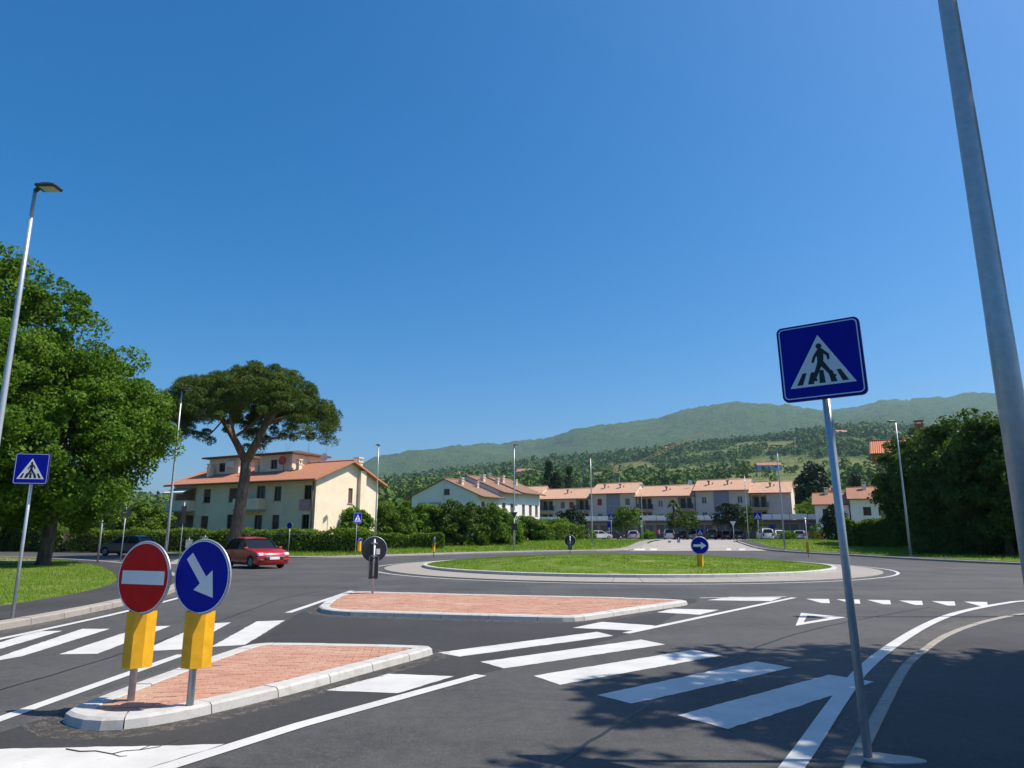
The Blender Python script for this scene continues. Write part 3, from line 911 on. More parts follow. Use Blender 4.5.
Q = np.stack([b0, b0 + 1, b0 + nx + 1, b0 + nx], -1)
def hill_mat():
    t = NT('hillside')
    at = t.node('ShaderNodeAttribute', attribute_name='field')
    f = t.noise(0.02, 5, 0.65); g_ = t.noise(0.12, 4, 0.7)
    wood = t.ramp(g_, [(0.34, (0.018, 0.040, 0.012)), (0.5, (0.055, 0.098, 0.024)), (0.64, (0.13, 0.19, 0.045))])
    wood = t.mix(t.math('MULTIPLY', t.ramp(f, [(0.45, (0, 0, 0)), (0.65, (1, 1, 1))]), 0.45), wood, (0.085, 0.115, 0.035))
    mead = t.ramp(f, [(0.35, (0.11, 0.16, 0.045)), (0.5, (0.17, 0.20, 0.065)), (0.62, (0.25, 0.25, 0.11))])
    t.bump(g_, 1.0, 14.0)
    t.col(t.mix(at.outputs['Fac'], wood, mead)); t.b.inputs['Roughness'].default_value = 1.0
    t.b.inputs['Specular IOR Level'].default_value = 0.05
    return t.m
hills = np_obj('hills', V, Q, hill_mat(), None, True); tag(hills, kind='structure')
fm = field_mask(XX, YY).ravel().astype(np.float32)
at = hills.data.attributes.new('field', 'FLOAT', 'POINT'); at.data.foreach_set('value', fm)

# --- forest on the slopes: many small crowns, one mass
bm = bmesh.new(); bmesh.ops.create_icosphere(bm, subdivisions=2, radius=1.0)
IV = np.array([v.co[:] for v in bm.verts]); IF = np.array([[v.index for v in f.verts] for f in bm.faces]); bm.free()
bm = bmesh.new(); bmesh.ops.create_icosphere(bm, subdivisions=1, radius=1.0)
JV = np.array([v.co[:] for v in bm.verts]); JF = np.array([[v.index for v in f.verts] for f in bm.faces]); bm.free()
def crowns(name, X, Y, S, H, base=(JV, JF), seed=3, squash=1.0, jit=0.28):
    g = np.random.default_rng(seed)
    bv, bf = base; n = len(X); k = len(bv)
    d = bv[None] * (1 + g.uniform(-jit, jit, (n, k, 1)))
    V = d * np.stack([S, S, H], -1)[:, None, :]
    Z = hill_z(X, Y) + H * 0.72
    V = V + np.stack([X, Y, Z], -1)[:, None, :]
    F = bf[None] + (np.arange(n) * k)[:, None, None]
    o = np_obj(name, V.reshape(-1, 3), F.reshape(-1, 3), M_FOREST)
    return o
g = np.random.default_rng(9)
def scatter(n, ya, yb, ta, tb, p=2.0):
    Y = (ya ** p + (yb ** p - ya ** p) * g.uniform(0, 1, n)) ** (1 / p); T = g.uniform(ta, tb, n)
    return T * Y, Y
X, Y = scatter(16500, 330, 1900, -0.72, 0.92, 1.5)
keep = g.uniform(0, 1, len(X)) > field_mask(X, Y) * 0.965
X = X[keep]; Y = Y[keep]; S = np.clip(np.exp(g.normal(1.5, 0.34, len(X))), 2.4, 8.5); H = S * g.uniform(0.8, 1.3, len(X))
slim = g.uniform(0, 1, len(X)) < 0.05; S[slim] *= 0.4; H[slim] *= 1.5
def leafy_wood(X, Y, S, H, per, k0, k1, lab):
    n = len(X); idx = np.repeat(np.arange(n), per)
    D = g.normal(0, 1, (n * per, 3)); D[:, 2] += 0.35; D /= np.linalg.norm(D, axis=1, keepdims=True)
    lump = 1 + 0.22 * np.sin(D[:, 0] * 4 + idx) * np.cos(D[:, 1] * 4 + idx * 1.7)
    P = D * (lump * g.uniform(0.75, 1.05, n * per))[:, None] * np.stack([S, S, H], -1)[idx] + np.stack([X, Y, hill_z(X, Y) + H * 0.75], -1)[idx]
    NN = D + g.normal(0, 0.45, D.shape); NN /= np.linalg.norm(NN, axis=1, keepdims=True)
    T = np.cross(NN, g.normal(0, 1, D.shape)); T /= np.linalg.norm(T, axis=1, keepdims=True); B = np.cross(NN, T)
    sz = (S[idx] ** 0.6 * g.uniform(k0, k1, n * per))[:, None]
    V = np.stack([P - T * sz, P + B * sz * 0.8, P + T * sz, P - B * sz * 0.8], 1).reshape(-1, 3)
    fo = np_obj('woodland', V, np.arange(len(V)).reshape(-1, 4), M_FOREST); tag(fo, lab, 'woodland', kind='stuff')
a = Y < 700; b = (Y >= 700) & (Y < 1200); c = Y >= 1200
leafy_wood(X[a], Y[a], S[a], H[a], 60, 0.36, 0.62, 'mixed broadleaf woodland on the lower slopes just behind the houses')
leafy_wood(X[b], Y[b], S[b], H[b], 30, 0.5, 0.85, 'woodland on the middle slopes above the roofs')
leafy_wood(X[c], Y[c], S[c], H[c], 16, 0.75, 1.2, 'distant woodland covering the upper slopes')

# ================================================================ TREES AND SHRUBS
def leaf_quads(P, N, size, g, w=0.42, jitter=0.8, hang=0.0):
    n = len(P)
    N = N + g.normal(0, jitter, (n, 3)); N /= np.linalg.norm(N, axis=1, keepdims=True) + 1e-9
    A = g.normal(0, 1, (n, 3)); A[:, 2] -= hang
    T = A - (A * N).sum(1, keepdims=True) * N; T /= np.linalg.norm(T, axis=1, keepdims=True) + 1e-9
    B = np.cross(N, T)
    s = (size * g.uniform(0.65, 1.35, n))[:, None]
    V = np.empty((n, 4, 3))
    V[:, 0] = P - T * s * 0.5; V[:, 1] = P + B * s * w * 0.5 - N * s * 0.08 ; V[:, 2] = P + T * s * 0.5; V[:, 3] = P - B * s * w * 0.5 - N * s * 0.08
    return V.reshape(-1, 3)

def clump_leaves(C, CR, per, size, g, squash=0.8, w=0.6, shell=0.55, up=0.25, **kw):
    """leaves on the outside of every clump"""
    n = len(C) * per
    idx = np.repeat(np.arange(len(C)), per)
    D = g.normal(0, 1, (n, 3)); D[:, 2] += up; D /= np.linalg.norm(D, axis=1, keepdims=True)
    r = (CR[idx] * (shell + (1.05 - shell) * g.uniform(0, 1, n) ** 0.6))[:, None]
    P = C[idx] + D * r * np.array([1, 1, squash])
    return leaf_quads(P, D, size, g, w, **kw)

def ellipsoid_clumps(g, n, rad, lo=0.55, zmin=-1.0, wob=0.16):
    D = g.normal(0, 1, (n * 3, 3)); D /= np.linalg.norm(D, axis=1, keepdims=True)
    D = D[D[:, 2] > zmin][:n]
    f = (lo + (1 - lo) * g.uniform(0, 1, len(D)) ** 0.5)[:, None]
    lump = 1 + wob * np.sin(D[:, 0:1] * 5 + 1) * np.cos(D[:, 1:2] * 4 + D[:, 2:3] * 3)
    return D * f * lump * np.array(rad)

def limb_tree(mb, base, top, r0, g, spread, n=7, rtop=0.3):
    base = Vector(base); top = Vector(top)
    mid = base.lerp(top, 0.5) + Vector((g.uniform(-.15, .15), g.uniform(-.15, .15), 0))
    mb.tube([base - Vector((0, 0, 0.15)), base + Vector((0, 0, 0.25)), mid, top], [r0 * 1.45, r0 * 1.05, r0 * 0.85, r0 * rtop], 12)
    for i in range(n):
        t = g.uniform(0.45, 0.95); s = base.lerp(top, t); a = 2 * math.pi * (i + g.uniform(0, .6)) / n
        L = g.uniform(0.55, 0.95)
        e = s + Vector((math.cos(a) * spread[0] * L, math.sin(a) * spread[0] * L, spread[1] * g.uniform(0.3, 0.9)))
        m_ = s.lerp(e, 0.5) + Vector((0, 0, 0.12 * spread[0]))
        mb.tube([s, m_, e], [r0 * 0.42, r0 * 0.27, r0 * 0.07], 7)

def broadleaf(name, label, cat, loc, rad, zc, n_cl, cr, per, leaf, m, seed, trunk_r=0.28, group=None, zmin=-0.75, lo=0.5, squash=0.75, w=0.62, wob=0.16, bark=None):
    g = np.random.default_rng(seed)
    t = empty(name, loc, 0, label, cat, group)
    C = ellipsoid_clumps(g, n_cl, rad, lo, zmin, wob) + np.array([0, 0, zc])
    CR = cr * (0.5 + 0.95 * g.uniform(0, 1, len(C)) ** 1.3)
    V = clump_leaves(C, CR, per, leaf, g, squash, w)
    np_obj('crown', V, np.arange(len(V)).reshape(-1, 4), m, t)
    mb = MB(); limb_tree(mb, (0, 0, 0), (0.1, 0, zc + rad[2] * 0.25), trunk_r, g, (max(rad[0], rad[1]) * 0.75, rad[2] * 0.5))
    mb.build('trunk', bark or M_BARK, t)
    return t

# two big street trees on the left lawn
broadleaf('street_tree', 'tall broadleaf tree with thick dark trunk on the left corner lawn', 'tree', (-22.2, 34.2, 0.15), (4.2, 4.8, 4.6), 6.3, 290, 0.88, 400, 0.19, M_LEAF, 31, 0.30, 'leafy trees of the left lawn', lo=0.35, zmin=-1.0)
broadleaf('street_tree', 'tallest broadleaf tree at the left edge behind the near lamp post', 'tree', (-25.2, 30.0, 0.2), (5.5, 5.2, 6.3), 8.2, 310, 0.92, 400, 0.19, M_LEAF, 32, 0.34, 'leafy trees of the left lawn', lo=0.35, zmin=-1.0)
for i, (x, y, h, lab) in enumerate(((-47, 68, 3.6, 'bushy tree behind the left end of the long hedge'), (-58, 66, 4.2, 'bushy tree further left beyond the leafy street trees'), (-70, 70, 4.5, 'farthest left bushy tree behind the street'))):
    broadleaf('back_tree', lab, 'tree', (x, y, 0.2), (5.5, 4.5, h), h * 1.05, 120, 1.2, 110, 0.42, M_LEAF_D, 34 + i, 0.25, 'bushy trees behind the left street', zmin=-1.0)
broadleaf('street_tree', 'low leafy tree far left behind the thick trunk', 'tree', (-44, 50, 0.1), (6.0, 5, 4.5), 5.2, 160, 1.3, 110, 0.45, M_LEAF_M, 33, 0.3, 'leafy trees of the left lawn', zmin=-0.9)

# dark row on the right
for i, (u, Y, top, rx, lab) in enumerate(((906, 68, 436, 2.6, 'leftmost dense dark tree of the right row, beside the tall lamp post'),
                                          (928, 61.5, 427, 2.5, 'second dense dark tree of the right row, counted from the lamp post'),
                                          (955, 56, 419, 2.6, 'third dense dark tree of the right row, counted from the lamp post'),
                                          (989, 50.5, 409, 2.8, 'tallest dense dark tree, at the right end of the row'),
                                          (1042, 49, 414, 3.6, 'dense dark tree behind the thick steel pole at the right edge'))):
    X, _, zt = pt(u, top, Y)
    hz = zt / 2
    broadleaf('row_tree', lab, 'tree', (X, Y, 0.12), (rx, 3.8, hz * 0.86), hz * 1.02, 220, 0.9, 150, 0.30, M_LEAF_D, 40 + i, 0.26, 'dark trees along the right verge', zmin=-1.0, lo=0.4)

# trees out of the frame on the right whose shade falls across the crossing
broadleaf('shade_tree', 'broadleaf tree standing right of the frame, shading the near crossing', 'tree', (13.4, 8.0, 0.0), (5.0, 3.0, 3.8), 9.8, 165, 0.75, 125, 0.30, M_LEAF_M, 51, 0.24, 'shade trees beside the near pavement', lo=0.3)
broadleaf('shade_tree', 'broadleaf tree standing right of the frame, shading the near pavement', 'tree', (10.4, 3.4, 0.0), (4.6, 2.6, 3.4), 9.9, 140, 0.75, 115, 0.30, M_LEAF_M, 52, 0.24, 'shade trees beside the near pavement', lo=0.3)

broadleaf('shade_tree', 'broadleaf tree standing farthest right of the frame beside the near pavement', 'tree', (16.6, 6.4, 0.0), (4.4, 4.2, 3.8), 9.2, 150, 0.8, 115, 0.32, M_LEAF_M, 53, 0.24, 'shade trees beside the near pavement', lo=0.3)

# umbrella pine
def umbrella_pine(loc):
    g = np.random.default_rng(61)
    t = empty('umbrella_pine', loc, 0, 'tall umbrella pine with forked trunk in front of the cream house', 'tree')
    B = Vector(loc)
    def L(u, v, dy=0.0):
        p = pt(u, v, loc[1] + dy); return Vector((p[0] - B.x, dy, p[2] - B.z))
    mb = MB()
    fork = L(246, 462)
    mb.tube([L(232, 557), L(234, 543), L(240, 508), L(245, 476), fork], [0.54, 0.46, 0.41, 0.38, 0.37], 14)
    ll = [fork, L(236, 442), L(223, 420), L(207, 402)]; lr = [fork, L(258, 440), L(266, 424), L(276, 400)]
    mb.tube(ll, [0.30, 0.25, 0.2, 0.1], 10); mb.tube(lr, [0.34, 0.30, 0.25, 0.14], 10)
    for (a, b, r) in ((L(223, 420), L(180, 405, 1.5), .13), (L(236, 442), L(228, 405, -2), .14), (L(236, 436), L(262, 415, 1), .12), (L(258, 440), L(300, 432, -1), .10),
                      (L(266, 424), L(312, 405, 1.5), .16), (L(266, 424), L(290, 395, -3), .15), (L(207, 402), L(190, 385, -2), .1), (L(276, 400), L(280, 375, 1), .12),
                      (L(223, 420), L(205, 438, 0.5), .07), (L(300, 432, -1), L(325, 440, 0), .06), (L(228, 405, -2), L(225, 385, -4), .09), (L(266, 424), L(262, 395, 3.5), .13)):
        m_ = a.lerp(b, 0.5) + Vector((0, 0, -0.12)); mb.tube([a, m_, b], [r, r * 0.75, r * 0.3], 7)
    mb.build('trunk', M_BARK_P, t)
    # crown: broad cap of flattened tufts
    top0 = L(252, 372).z; cx = L(249, 400).x; RX, RY = 6.7, 5.6
    C = []; CR = []
    while len(C) < 540:
        r = math.sqrt(g.uniform(0, 1)); a = g.uniform(0, 2 * math.pi)
        x = RX * r * math.cos(a); y = RY * r * math.sin(a)
        lobe = 0.75 * math.exp(-((x - 1.9) / 2.3) ** 2) + 0.25 * math.exp(-((x + 3.6) / 1.8) ** 2) - 0.35 * math.exp(-((x + 1.0) / 0.9) ** 2)
        topz = top0 - 0.35 + lobe - 2.9 * r ** 2.6
        th = 3.1 * (1 - 0.3 * r) if x > -1 else 2.7 * (1 - 0.2 * r)
        z = topz - th * g.uniform(0, 1) ** 1.7
        C.append((cx + x, y, z)); CR.append(g.uniform(0.38, 0.68))
    for (u, v, s) in ((203, 437, .55), (210, 441, .5), (197, 435, .45), (322, 430, .6), (330, 424, .6), (312, 436, .4), (310, 438, .35), (175, 418, .55), (183, 424, .5), (190, 428, .5), (335, 415, .6), (226, 430, .3), (230, 422, .35)):
        p = L(u, v, g.uniform(-0.8, 0.8)); C.append(tuple(p)); CR.append(s)
    V = clump_leaves(np.array(C), np.array(CR), 210, 0.27, g, 0.7, 0.17, shell=0.5, up=0.5, jitter=1.2)
    np_obj('crown', V, np.arange(len(V)).reshape(-1, 4), M_PINE, t)
bx, by, _ = pt(237, 556, 52.5)
umbrella_pine((bx, 52.5, 0.1))

def shrub(name, label, cat, loc, rad, n_cl, cr, per, leaf, m, seed, group=None, stem=0.08):
    g = np.random.default_rng(seed)
    t = empty(name, loc, 0, label, cat, group)
    C = ellipsoid_clumps(g, n_cl, rad, 0.45, -0.35, 0.2) + np.array([0, 0, rad[2] * 0.42])
    C[:, 2] = np.maximum(C[:, 2], cr * 0.4)
    V = clump_leaves(C, g.uniform(cr * 0.7, cr * 1.3, len(C)), per, leaf, g, 0.8, 0.6)
    np_obj('foliage', V, np.arange(len(V)).reshape(-1, 4), m, t)
    mb = MB()
    for k in range(4):
        a = k * 1.7; mb.tube([(0, 0, -0.05), (math.cos(a) * rad[0] * .25, math.sin(a) * rad[1] * .25, rad[2] * .5), (math.cos(a) * rad[0] * .5, math.sin(a) * rad[1] * .5, rad[2] * .95)], [stem, stem * .7, stem * .25], 6)
    mb.build('stem', M_BARK, t)
    return t
x_, _, zt_ = pt(146, 500, 67)
shrub('shrub', 'tall grey-green shrub at the left end of the cream house', 'shrub', (x_, 67, .15), (3.0, 2.4, (zt_ - .15) * .66), 90, .6, 90, .28, M_LEAF_M, 69, 'shrubs before the cream house')
x_, _, zt_ = pt(118, 508, 68)
shrub('shrub', 'broad shrub behind the long hedge, above the dark blue car', 'shrub', (x_, 68, .15), (3.4, 2.6, (zt_ - .15) * .66), 90, .6, 90, .28, M_LEAF_D, 68, 'shrubs before the cream house')
G_SH = 'shrubs before the white house'
for i, (u, vt, Y, rx, m, lab) in enumerate((
        (352, 506, 66, 1.7, M_LEAF, 'loose pale green shrub at the gable end of the cream house'),
        (385, 496, 72, 3.1, M_LEAF_M, 'round mid-green shrub right of the cream gable, behind a lamp post'),
        (413, 500, 76, 2.9, M_LEAF, 'bright green shrub below the left eave of the white house'),
        (437, 505, 77, 2.3, M_LEAF_M, 'narrow green shrub hiding the white house gable wall'),
        (462, 500, 76, 3.0, M_LEAF_D, 'large dark green shrub under the middle of the white house gable'),
        (490, 504, 77, 2.6, M_LEAF_M, 'green shrub at the right front corner of the white house'),
        (507, 513, 79, 1.5, M_LEAF, 'small light green shrub against the lit side wall of the white house'),
        (532, 517, 92, 2.6, M_LEAF_M, 'low spreading shrub right of the white house'),
        (558, 519, 97, 2.3, M_LEAF, 'low bright shrub left of the round-crowned park tree'))):
    X, _, zt = pt(u, vt, Y); z0 = float(gz(Y)) + 0.1; h = zt - z0
    shrub('shrub', lab, 'shrub', (X, Y, z0), (rx, rx * 0.8, h * 0.66), int(45 + rx * 22), 0.55, 85, 0.30, m, 70 + i, G_SH)

def hedge(name, label, p0, p1, h, w, m, seed, n, leaf=0.2, zbase=None, group=None):
    """clipped hedge: leaves over a long box, stems inside"""
    g = np.random.default_rng(seed)
    a = Vector(p0); b = Vector(p1); L = (b - a).length; ang = math.atan2(b.y - a.y, b.x - a.x)
    t = empty(name, (a.x, a.y, zbase if zbase is not None else float(gz(a.y)) + 0.1), ang, label, 'hedge', group)
    X = g.uniform(0, L, n); f = g.uniform(0, 1, n)
    wob = 1 + 0.07 * np.sin(X * 1.3 + seed) + 0.05 * np.sin(X * 3.1) + g.normal(0, 0.03, n)
    Y = np.empty(n); Z = np.empty(n); N = np.zeros((n, 3))
    top = f < 0.4; fr = (f >= 0.4) & (f < 0.8); bk = f >= 0.8
    Y[top] = g.uniform(-w / 2, w / 2, top.sum()); Z[top] = h; N[top, 2] = 1
    Y[fr] = -w / 2; Z[fr] = g.uniform(0, h, fr.sum()); N[fr, 1] = -1
    Y[bk] = w / 2; Z[bk] = g.uniform(0, h, bk.sum()); N[bk, 1] = 1
    Y *= wob; Z *= wob; Z += g.normal(0, 0.05, n) * (Z > h * .8); Y += g.normal(0, 0.08, n)
    V = leaf_quads(np.stack([X, Y, np.maximum(Z, 0.02)], -1), N, leaf, g, 0.6, 0.9)
    np_obj('foliage', V, np.arange(len(V)).reshape(-1, 4), m, t)
    mb = MB()
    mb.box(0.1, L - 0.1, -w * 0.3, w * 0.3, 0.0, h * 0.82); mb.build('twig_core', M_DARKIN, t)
    return t
hedge('hedge', 'long clipped hedge running below the cream house', (-39, 63.5), (-11.2, 58.5), 1.75, 1.3, M_HEDGE, 81, 15000, 0.2, 0.12)
hedge('hedge', 'dark hedge left of the dark blue car, behind the thick trunk', (-85, 82), (-39.5, 63.8), 2.0, 1.4, M_LEAF_M, 86, 12000, 0.26, 0.12)
hedge('hedge', 'low ragged hedge at the foot of the shrubs by the white house', (-13.5, 67.5), (-6.5, 68.5), 1.3, 1.6, M_LEAF_M, 82, 6000, 0.22)
hedge('hedge', 'bright clipped hedge right of the small white house side wall', (2.2, 92), (9.4, 96), 2.0, 1.4, M_HEDGE, 83, 5000, 0.24)
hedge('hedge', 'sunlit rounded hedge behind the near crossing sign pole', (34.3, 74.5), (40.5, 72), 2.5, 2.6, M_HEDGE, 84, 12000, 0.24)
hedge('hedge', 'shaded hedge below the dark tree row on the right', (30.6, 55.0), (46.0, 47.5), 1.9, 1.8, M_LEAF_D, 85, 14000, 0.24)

# park trees in front of the apartments
def zg(Y): return float(gz(Y))
for i, (u, vt, Y, rx, m, lab) in enumerate((
        (570, 510, 106, 2.0, M_CONIFER, 'small round-crowned dark tree behind the roundabout, right of the hedges'),
        (626, 507, 116, 2.7, M_LEAF_M, 'round lime-topped tree below the second apartment gable'),
        (682, 510, 124, 2.7, M_LEAF_D, 'dark bushy tree right of the palm'),
        (728, 503, 118, 2.4, M_CONIFER, 'left one of two close dark trees before the apartments'),
        (743, 505, 119, 2.4, M_LEAF_D, 'right one of two close dark trees before the apartments'),
        (808, 498, 140, 4.5, M_LEAF, 'bright round tree beyond the right end of the terrace'))):
    X, _, zt = pt(u, vt, Y); h = zt - zg(Y)
    broadleaf('park_tree', lab, 'tree', (X, Y, zg(Y)), (rx, rx, h * 0.40), h * 0.58, 60, 0.62, 70, 0.34, m, 90 + i, 0.12, 'small trees by the car park', lo=0.4)
def palm(u, vt, Y):
    X, _, zt = pt(u, vt, Y); z0 = zg(Y); h = zt - z0 - 0.6
    t = empty('palm_tree', (X, Y, z0), 0, 'slender palm tree standing before the apartment row', 'palm tree')
    mb = MB(); mb.tube([(0, 0, -.1), (0.05, 0, h * .5), (0, 0, h)], [0.2, 0.15, 0.16], 10); mb.build('trunk', M_BARK, t)
    g = np.random.default_rng(3); mb = MB()
    for k in range(34):
        a = g.uniform(0, 6.283); e = g.uniform(-0.5, 1.2); L = g.uniform(1.0, 1.5)
        d = Vector((math.cos(a) * math.cos(e), math.sin(a) * math.cos(e), math.sin(e)))
        s = Vector((-math.sin(a), math.cos(a), 0)) * 0.14
        p0 = Vector((0, 0, h)); p1 = p0 + d * L * .6; p2 = p0 + d * L + Vector((0, 0, -0.35))
        mb.add([p0 - s * .3, p0 + s * .3, p1 + s * 1.6, p1 - s * 1.6, p2 + s * .4, p2 - s * .4], [(0, 1, 2, 3), (3, 2, 4, 5)])
    mb.build('fronds', M_PALM, t)
palm(673, 500, 122)
def cypress(u, vt, Y, r, lab, seed, z0=None):
    X, _, zt = pt(u, vt, Y); z0 = zg(Y) if z0 is None else z0; h = zt - z0; g = np.random.default_rng(seed)
    t = empty('cypress', (X, Y, z0), 0, lab, 'cypress', 'cypresses and conifers')
    n = 70; zz = g.uniform(0.06, 1, n); rr = r * np.minimum(1, (1 - zz) * 2.2 + 0.08) * 0.75; a = g.uniform(0, 6.283, n)
    C = np.stack([rr * np.cos(a), rr * np.sin(a), zz * h], -1)
    V = clump_leaves(C, np.full(n, r * 0.45), 45, max(0.3, r * .25), g, 1.3, 0.45)
    np_obj('crown', V, np.arange(len(V)).reshape(-1, 4), M_CONIFER, t)
    mb = MB(); mb.tube([(0, 0, -0.1), (0, 0, h * .8)], [r * .14, r * .04], 8); mb.build('trunk', M_BARK, t)
cypress(549, 463, 200, 2.2, 'tall slim cypress behind the apartment roofs, above the white house', 101)
cypress(569, 469, 210, 2.1, 'shorter slim cypress right of the tall one behind the roofs', 102)
cypress(813, 474, 168, 5.5, 'broad dark conifer behind the right end of the apartments', 103)
cypress(826, 486, 172, 3.2, 'narrow dark conifer beside the broad one on the right', 104)
cypress(834, 509, 96, 1.7, 'dark column-shaped cypress left of the near crossing sign pole', 105)
cypress(556, 478, 190, 3.0, 'rounded dark conifer between the two slim cypresses', 106)
cypress(856, 478, 178, 3.0, 'dark conifer above the roofs of the white pair of houses', 107)

# ================================================================ BUILDINGS
class Wall:
    def __init__(s, o, ux, L):
        s.o = Vector((o[0], o[1])); s.u = Vector(ux); s.n = Vector((ux[1], -ux[0])); s.L = L
    def p(s, a, d, z):
        q = s.o + s.u * a + s.n * d
        return (q.x, q.y, z)
    def box(s, mb, a0, a1, d0, d1, z0, z1):
        c = [s.p(a, d, z) for z in (z0, z1) for a, d in ((a0, d0), (a1, d0), (a1, d1), (a0, d1))]
        mb.add(c, [(0, 3, 2, 1), (4, 5, 6, 7), (0, 1, 5, 4), (1, 2, 6, 5), (2, 3, 7, 6), (3, 0, 4, 7)])
        return mb
    def face(s, mb, z0, z1, holes, depth=0.2, a0=0.0, a1=None):
        a1 = s.L if a1 is None else a1
        A = sorted({a0, a1} | {h[0] for h in holes} | {h[1] for h in holes}); Z = sorted({z0, z1} | {h[2] for h in holes} | {h[3] for h in holes})
        for i in range(len(A) - 1):
            for j in range(len(Z) - 1):
                am, zm_ = (A[i] + A[i + 1]) / 2, (Z[j] + Z[j + 1]) / 2
                if any(h[0] < am < h[1] and h[2] < zm_ < h[3] for h in holes): continue
                mb.add([s.p(A[i], 0, Z[j]), s.p(A[i + 1], 0, Z[j]), s.p(A[i + 1], 0, Z[j + 1]), s.p(A[i], 0, Z[j + 1])], [(0, 1, 2, 3)])
        for h in holes:
            q = [(h[0], h[2]), (h[1], h[2]), (h[1], h[3]), (h[0], h[3])]
            for k in range(4):
                a, b = q[k], q[(k + 1) % 4]
                mb.add([s.p(a[0], 0, a[1]), s.p(b[0], 0, b[1]), s.p(b[0], -depth, b[1]), s.p(a[0], -depth, a[1])], [(0, 1, 2, 3)])

def window(root, w, h, style='brown', frame_m=None, pane_m=None, depth=0.13, sill=True, name='window'):
    a0, a1, z0, z1 = h; fm_ = frame_m or M_BROWN
    mb = MB(); t = 0.07
    w.box(mb, a0, a0 + t, -depth - .06, -depth, z0, z1); w.box(mb, a1 - t, a1, -depth - .06, -depth, z0, z1)
    w.box(mb, a0 + t, a1 - t, -depth - .06, -depth, z0, z0 + t); w.box(mb, a0 + t, a1 - t, -depth - .06, -depth, z1 - t, z1)
    w.box(mb, (a0 + a1) / 2 - .035, (a0 + a1) / 2 + .035, -depth - .055, -depth - .005, z0 + t, z1 - t)
    f = mb.build(name, fm_, root)
    mb = MB(); am = (a0 + a1) / 2
    w.box(mb, a0 + t, am - .035, -depth - .04, -depth - .03, z0 + t, z1 - t); mb.build('pane', pane_m or M_GLASS, f)
    mb = MB(); w.box(mb, am + .035, a1 - t, -depth - .04, -depth - .03, z0 + t, z1 - t); mb.build('pane', pane_m or M_GLASS, f)
    if style in ('half', 'closed'):
        zz = z0 + (z1 - z0) * (0.45 if style == 'half' else 0.02)
        mb = MB(); k = zz
        while k < z1 - 0.02:
            w.box(mb, a0 + 0.01, a1 - 0.01, -depth + .005, -depth + .03, k, min(k + 0.085, z1)); k += 0.1
        w.box(mb, a0 + 0.01, a1 - 0.01, -depth + .003, -depth + .012, zz, z1)
        mb.build('shutter', M_SHUT if frame_m is None else frame_m, f)
    if sill:
        mb = MB(); w.box(mb, a0 - .08, a1 + .08, -0.1, 0.07, z0 - .06, z0 + 0.004); mb.build('sill', M_CONC, f)
    return f

def gable_roof(root, L, D, eave, ridge, ov, og, m, x0=0.0, th=0.16, name='roof', yr=None, under=None):
    """slabs with ridge along local x, eaves overhanging by ov, gables by og"""
    yr = D / 2 if yr is None else yr
    s1 = (ridge - eave) / yr; s2 = (ridge - eave) / (D - yr)
    ze1 = eave - s1 * ov; ze2 = eave - s2 * ov
    mb = MB(); xa, xb = x0 - og, x0 + L + og
    prof = [(-ov, ze1), (yr, ridge), (D + ov, ze2), (D + ov, ze2 + th), (yr, ridge + th), (-ov, ze1 + th)]
    vs = [(xa, y, z) for y, z in prof] + [(xb, y, z) for y, z in prof]
    mb.add(vs, [(0, 1, 7, 6), (1, 2, 8, 7), (2, 3, 9, 8), (3, 4, 10, 9), (4, 5, 11, 10), (5, 0, 6, 11), (0, 5, 4, 1), (1, 4, 3, 2), (6, 7, 10, 11), (7, 8, 9, 10)])
    r = mb.build(name, m, root)
    mb = MB()  # ridge cap, fascia and gutter
    mb.tube([(xa, yr, ridge + th), (xb, yr, ridge + th)], [0.13, 0.13], 8); mb.build('ridge_tiles', m, r)
    mb = MB(); mb.tube([(xa, -ov - .06, ze1 + .05), (xb, -ov - .06, ze1 + .05)], [0.08, 0.08], 8); mb.build('gutter', M_BROWN, r)
    return r

def chimney(roof, x, y, z0, z1, s=0.6, m=None):
    mb = MB(); mb.box(x - s / 2, x + s / 2, y - s / 2, y + s / 2, z0, z1); mb.box(x - s * .62, x + s * .62, y - s * .62, y + s * .62, z1, z1 + .1)
    for dx in (-1, 1):
        for dy in (-1, 1): mb.box(x + dx * s * .36 - .05, x + dx * s * .36 + .05, y + dy * s * .36 - .05, y + dy * s * .36 + .05, z1 + .1, z1 + .4)
    mb.box(x - s * .62, x + s * .62, y - s * .62, y + s * .62, z1 + .4, z1 + .5)
    return mb.build('chimney', m or M_CREAM, roof)

def balcony(root, w, a0, a1, z, d=1.2, solid=True, rail_m=None, slab_m=None):
    mb = MB(); w.box(mb, a0, a1, -0.05, d, z - .16, z); b = mb.build('balcony', slab_m or M_CONC, root)
    if solid:
        mb = MB(); w.box(mb, a0, a1, d - .1, d - .002, z, z + .95); w.box(mb, a0, a0 + .1, 0, d - .1, z, z + .95); w.box(mb, a1 - .1, a1, 0, d - .1, z, z + .95); mb.build('parapet', slab_m or M_CREAM, b)
    else:
        mb = MB(); w.box(mb, a0, a1, d - .06, d - .02, z + .92, z + .98); w.box(mb, a0, a1, d - .06, d - .02, z + .08, z + .12)
        k = a0
        while k <= a1: w.box(mb, k, k + .03, d - .055, d - .025, z, z + .95); k += 0.14
        for e in (a0, a1 - .04): w.box(mb, e, e + .04, 0, d - .06, z + .92, z + .98)
        k = 0.1
        while k < d: w.box(mb, a0, a0 + .03, k, k + .03, z, z + .95); w.box(mb, a1 - .03, a1, k, k + .03, z, z + .95); k += .14
        mb.build('railing', rail_m or M_DARKMETAL, b)
    return b

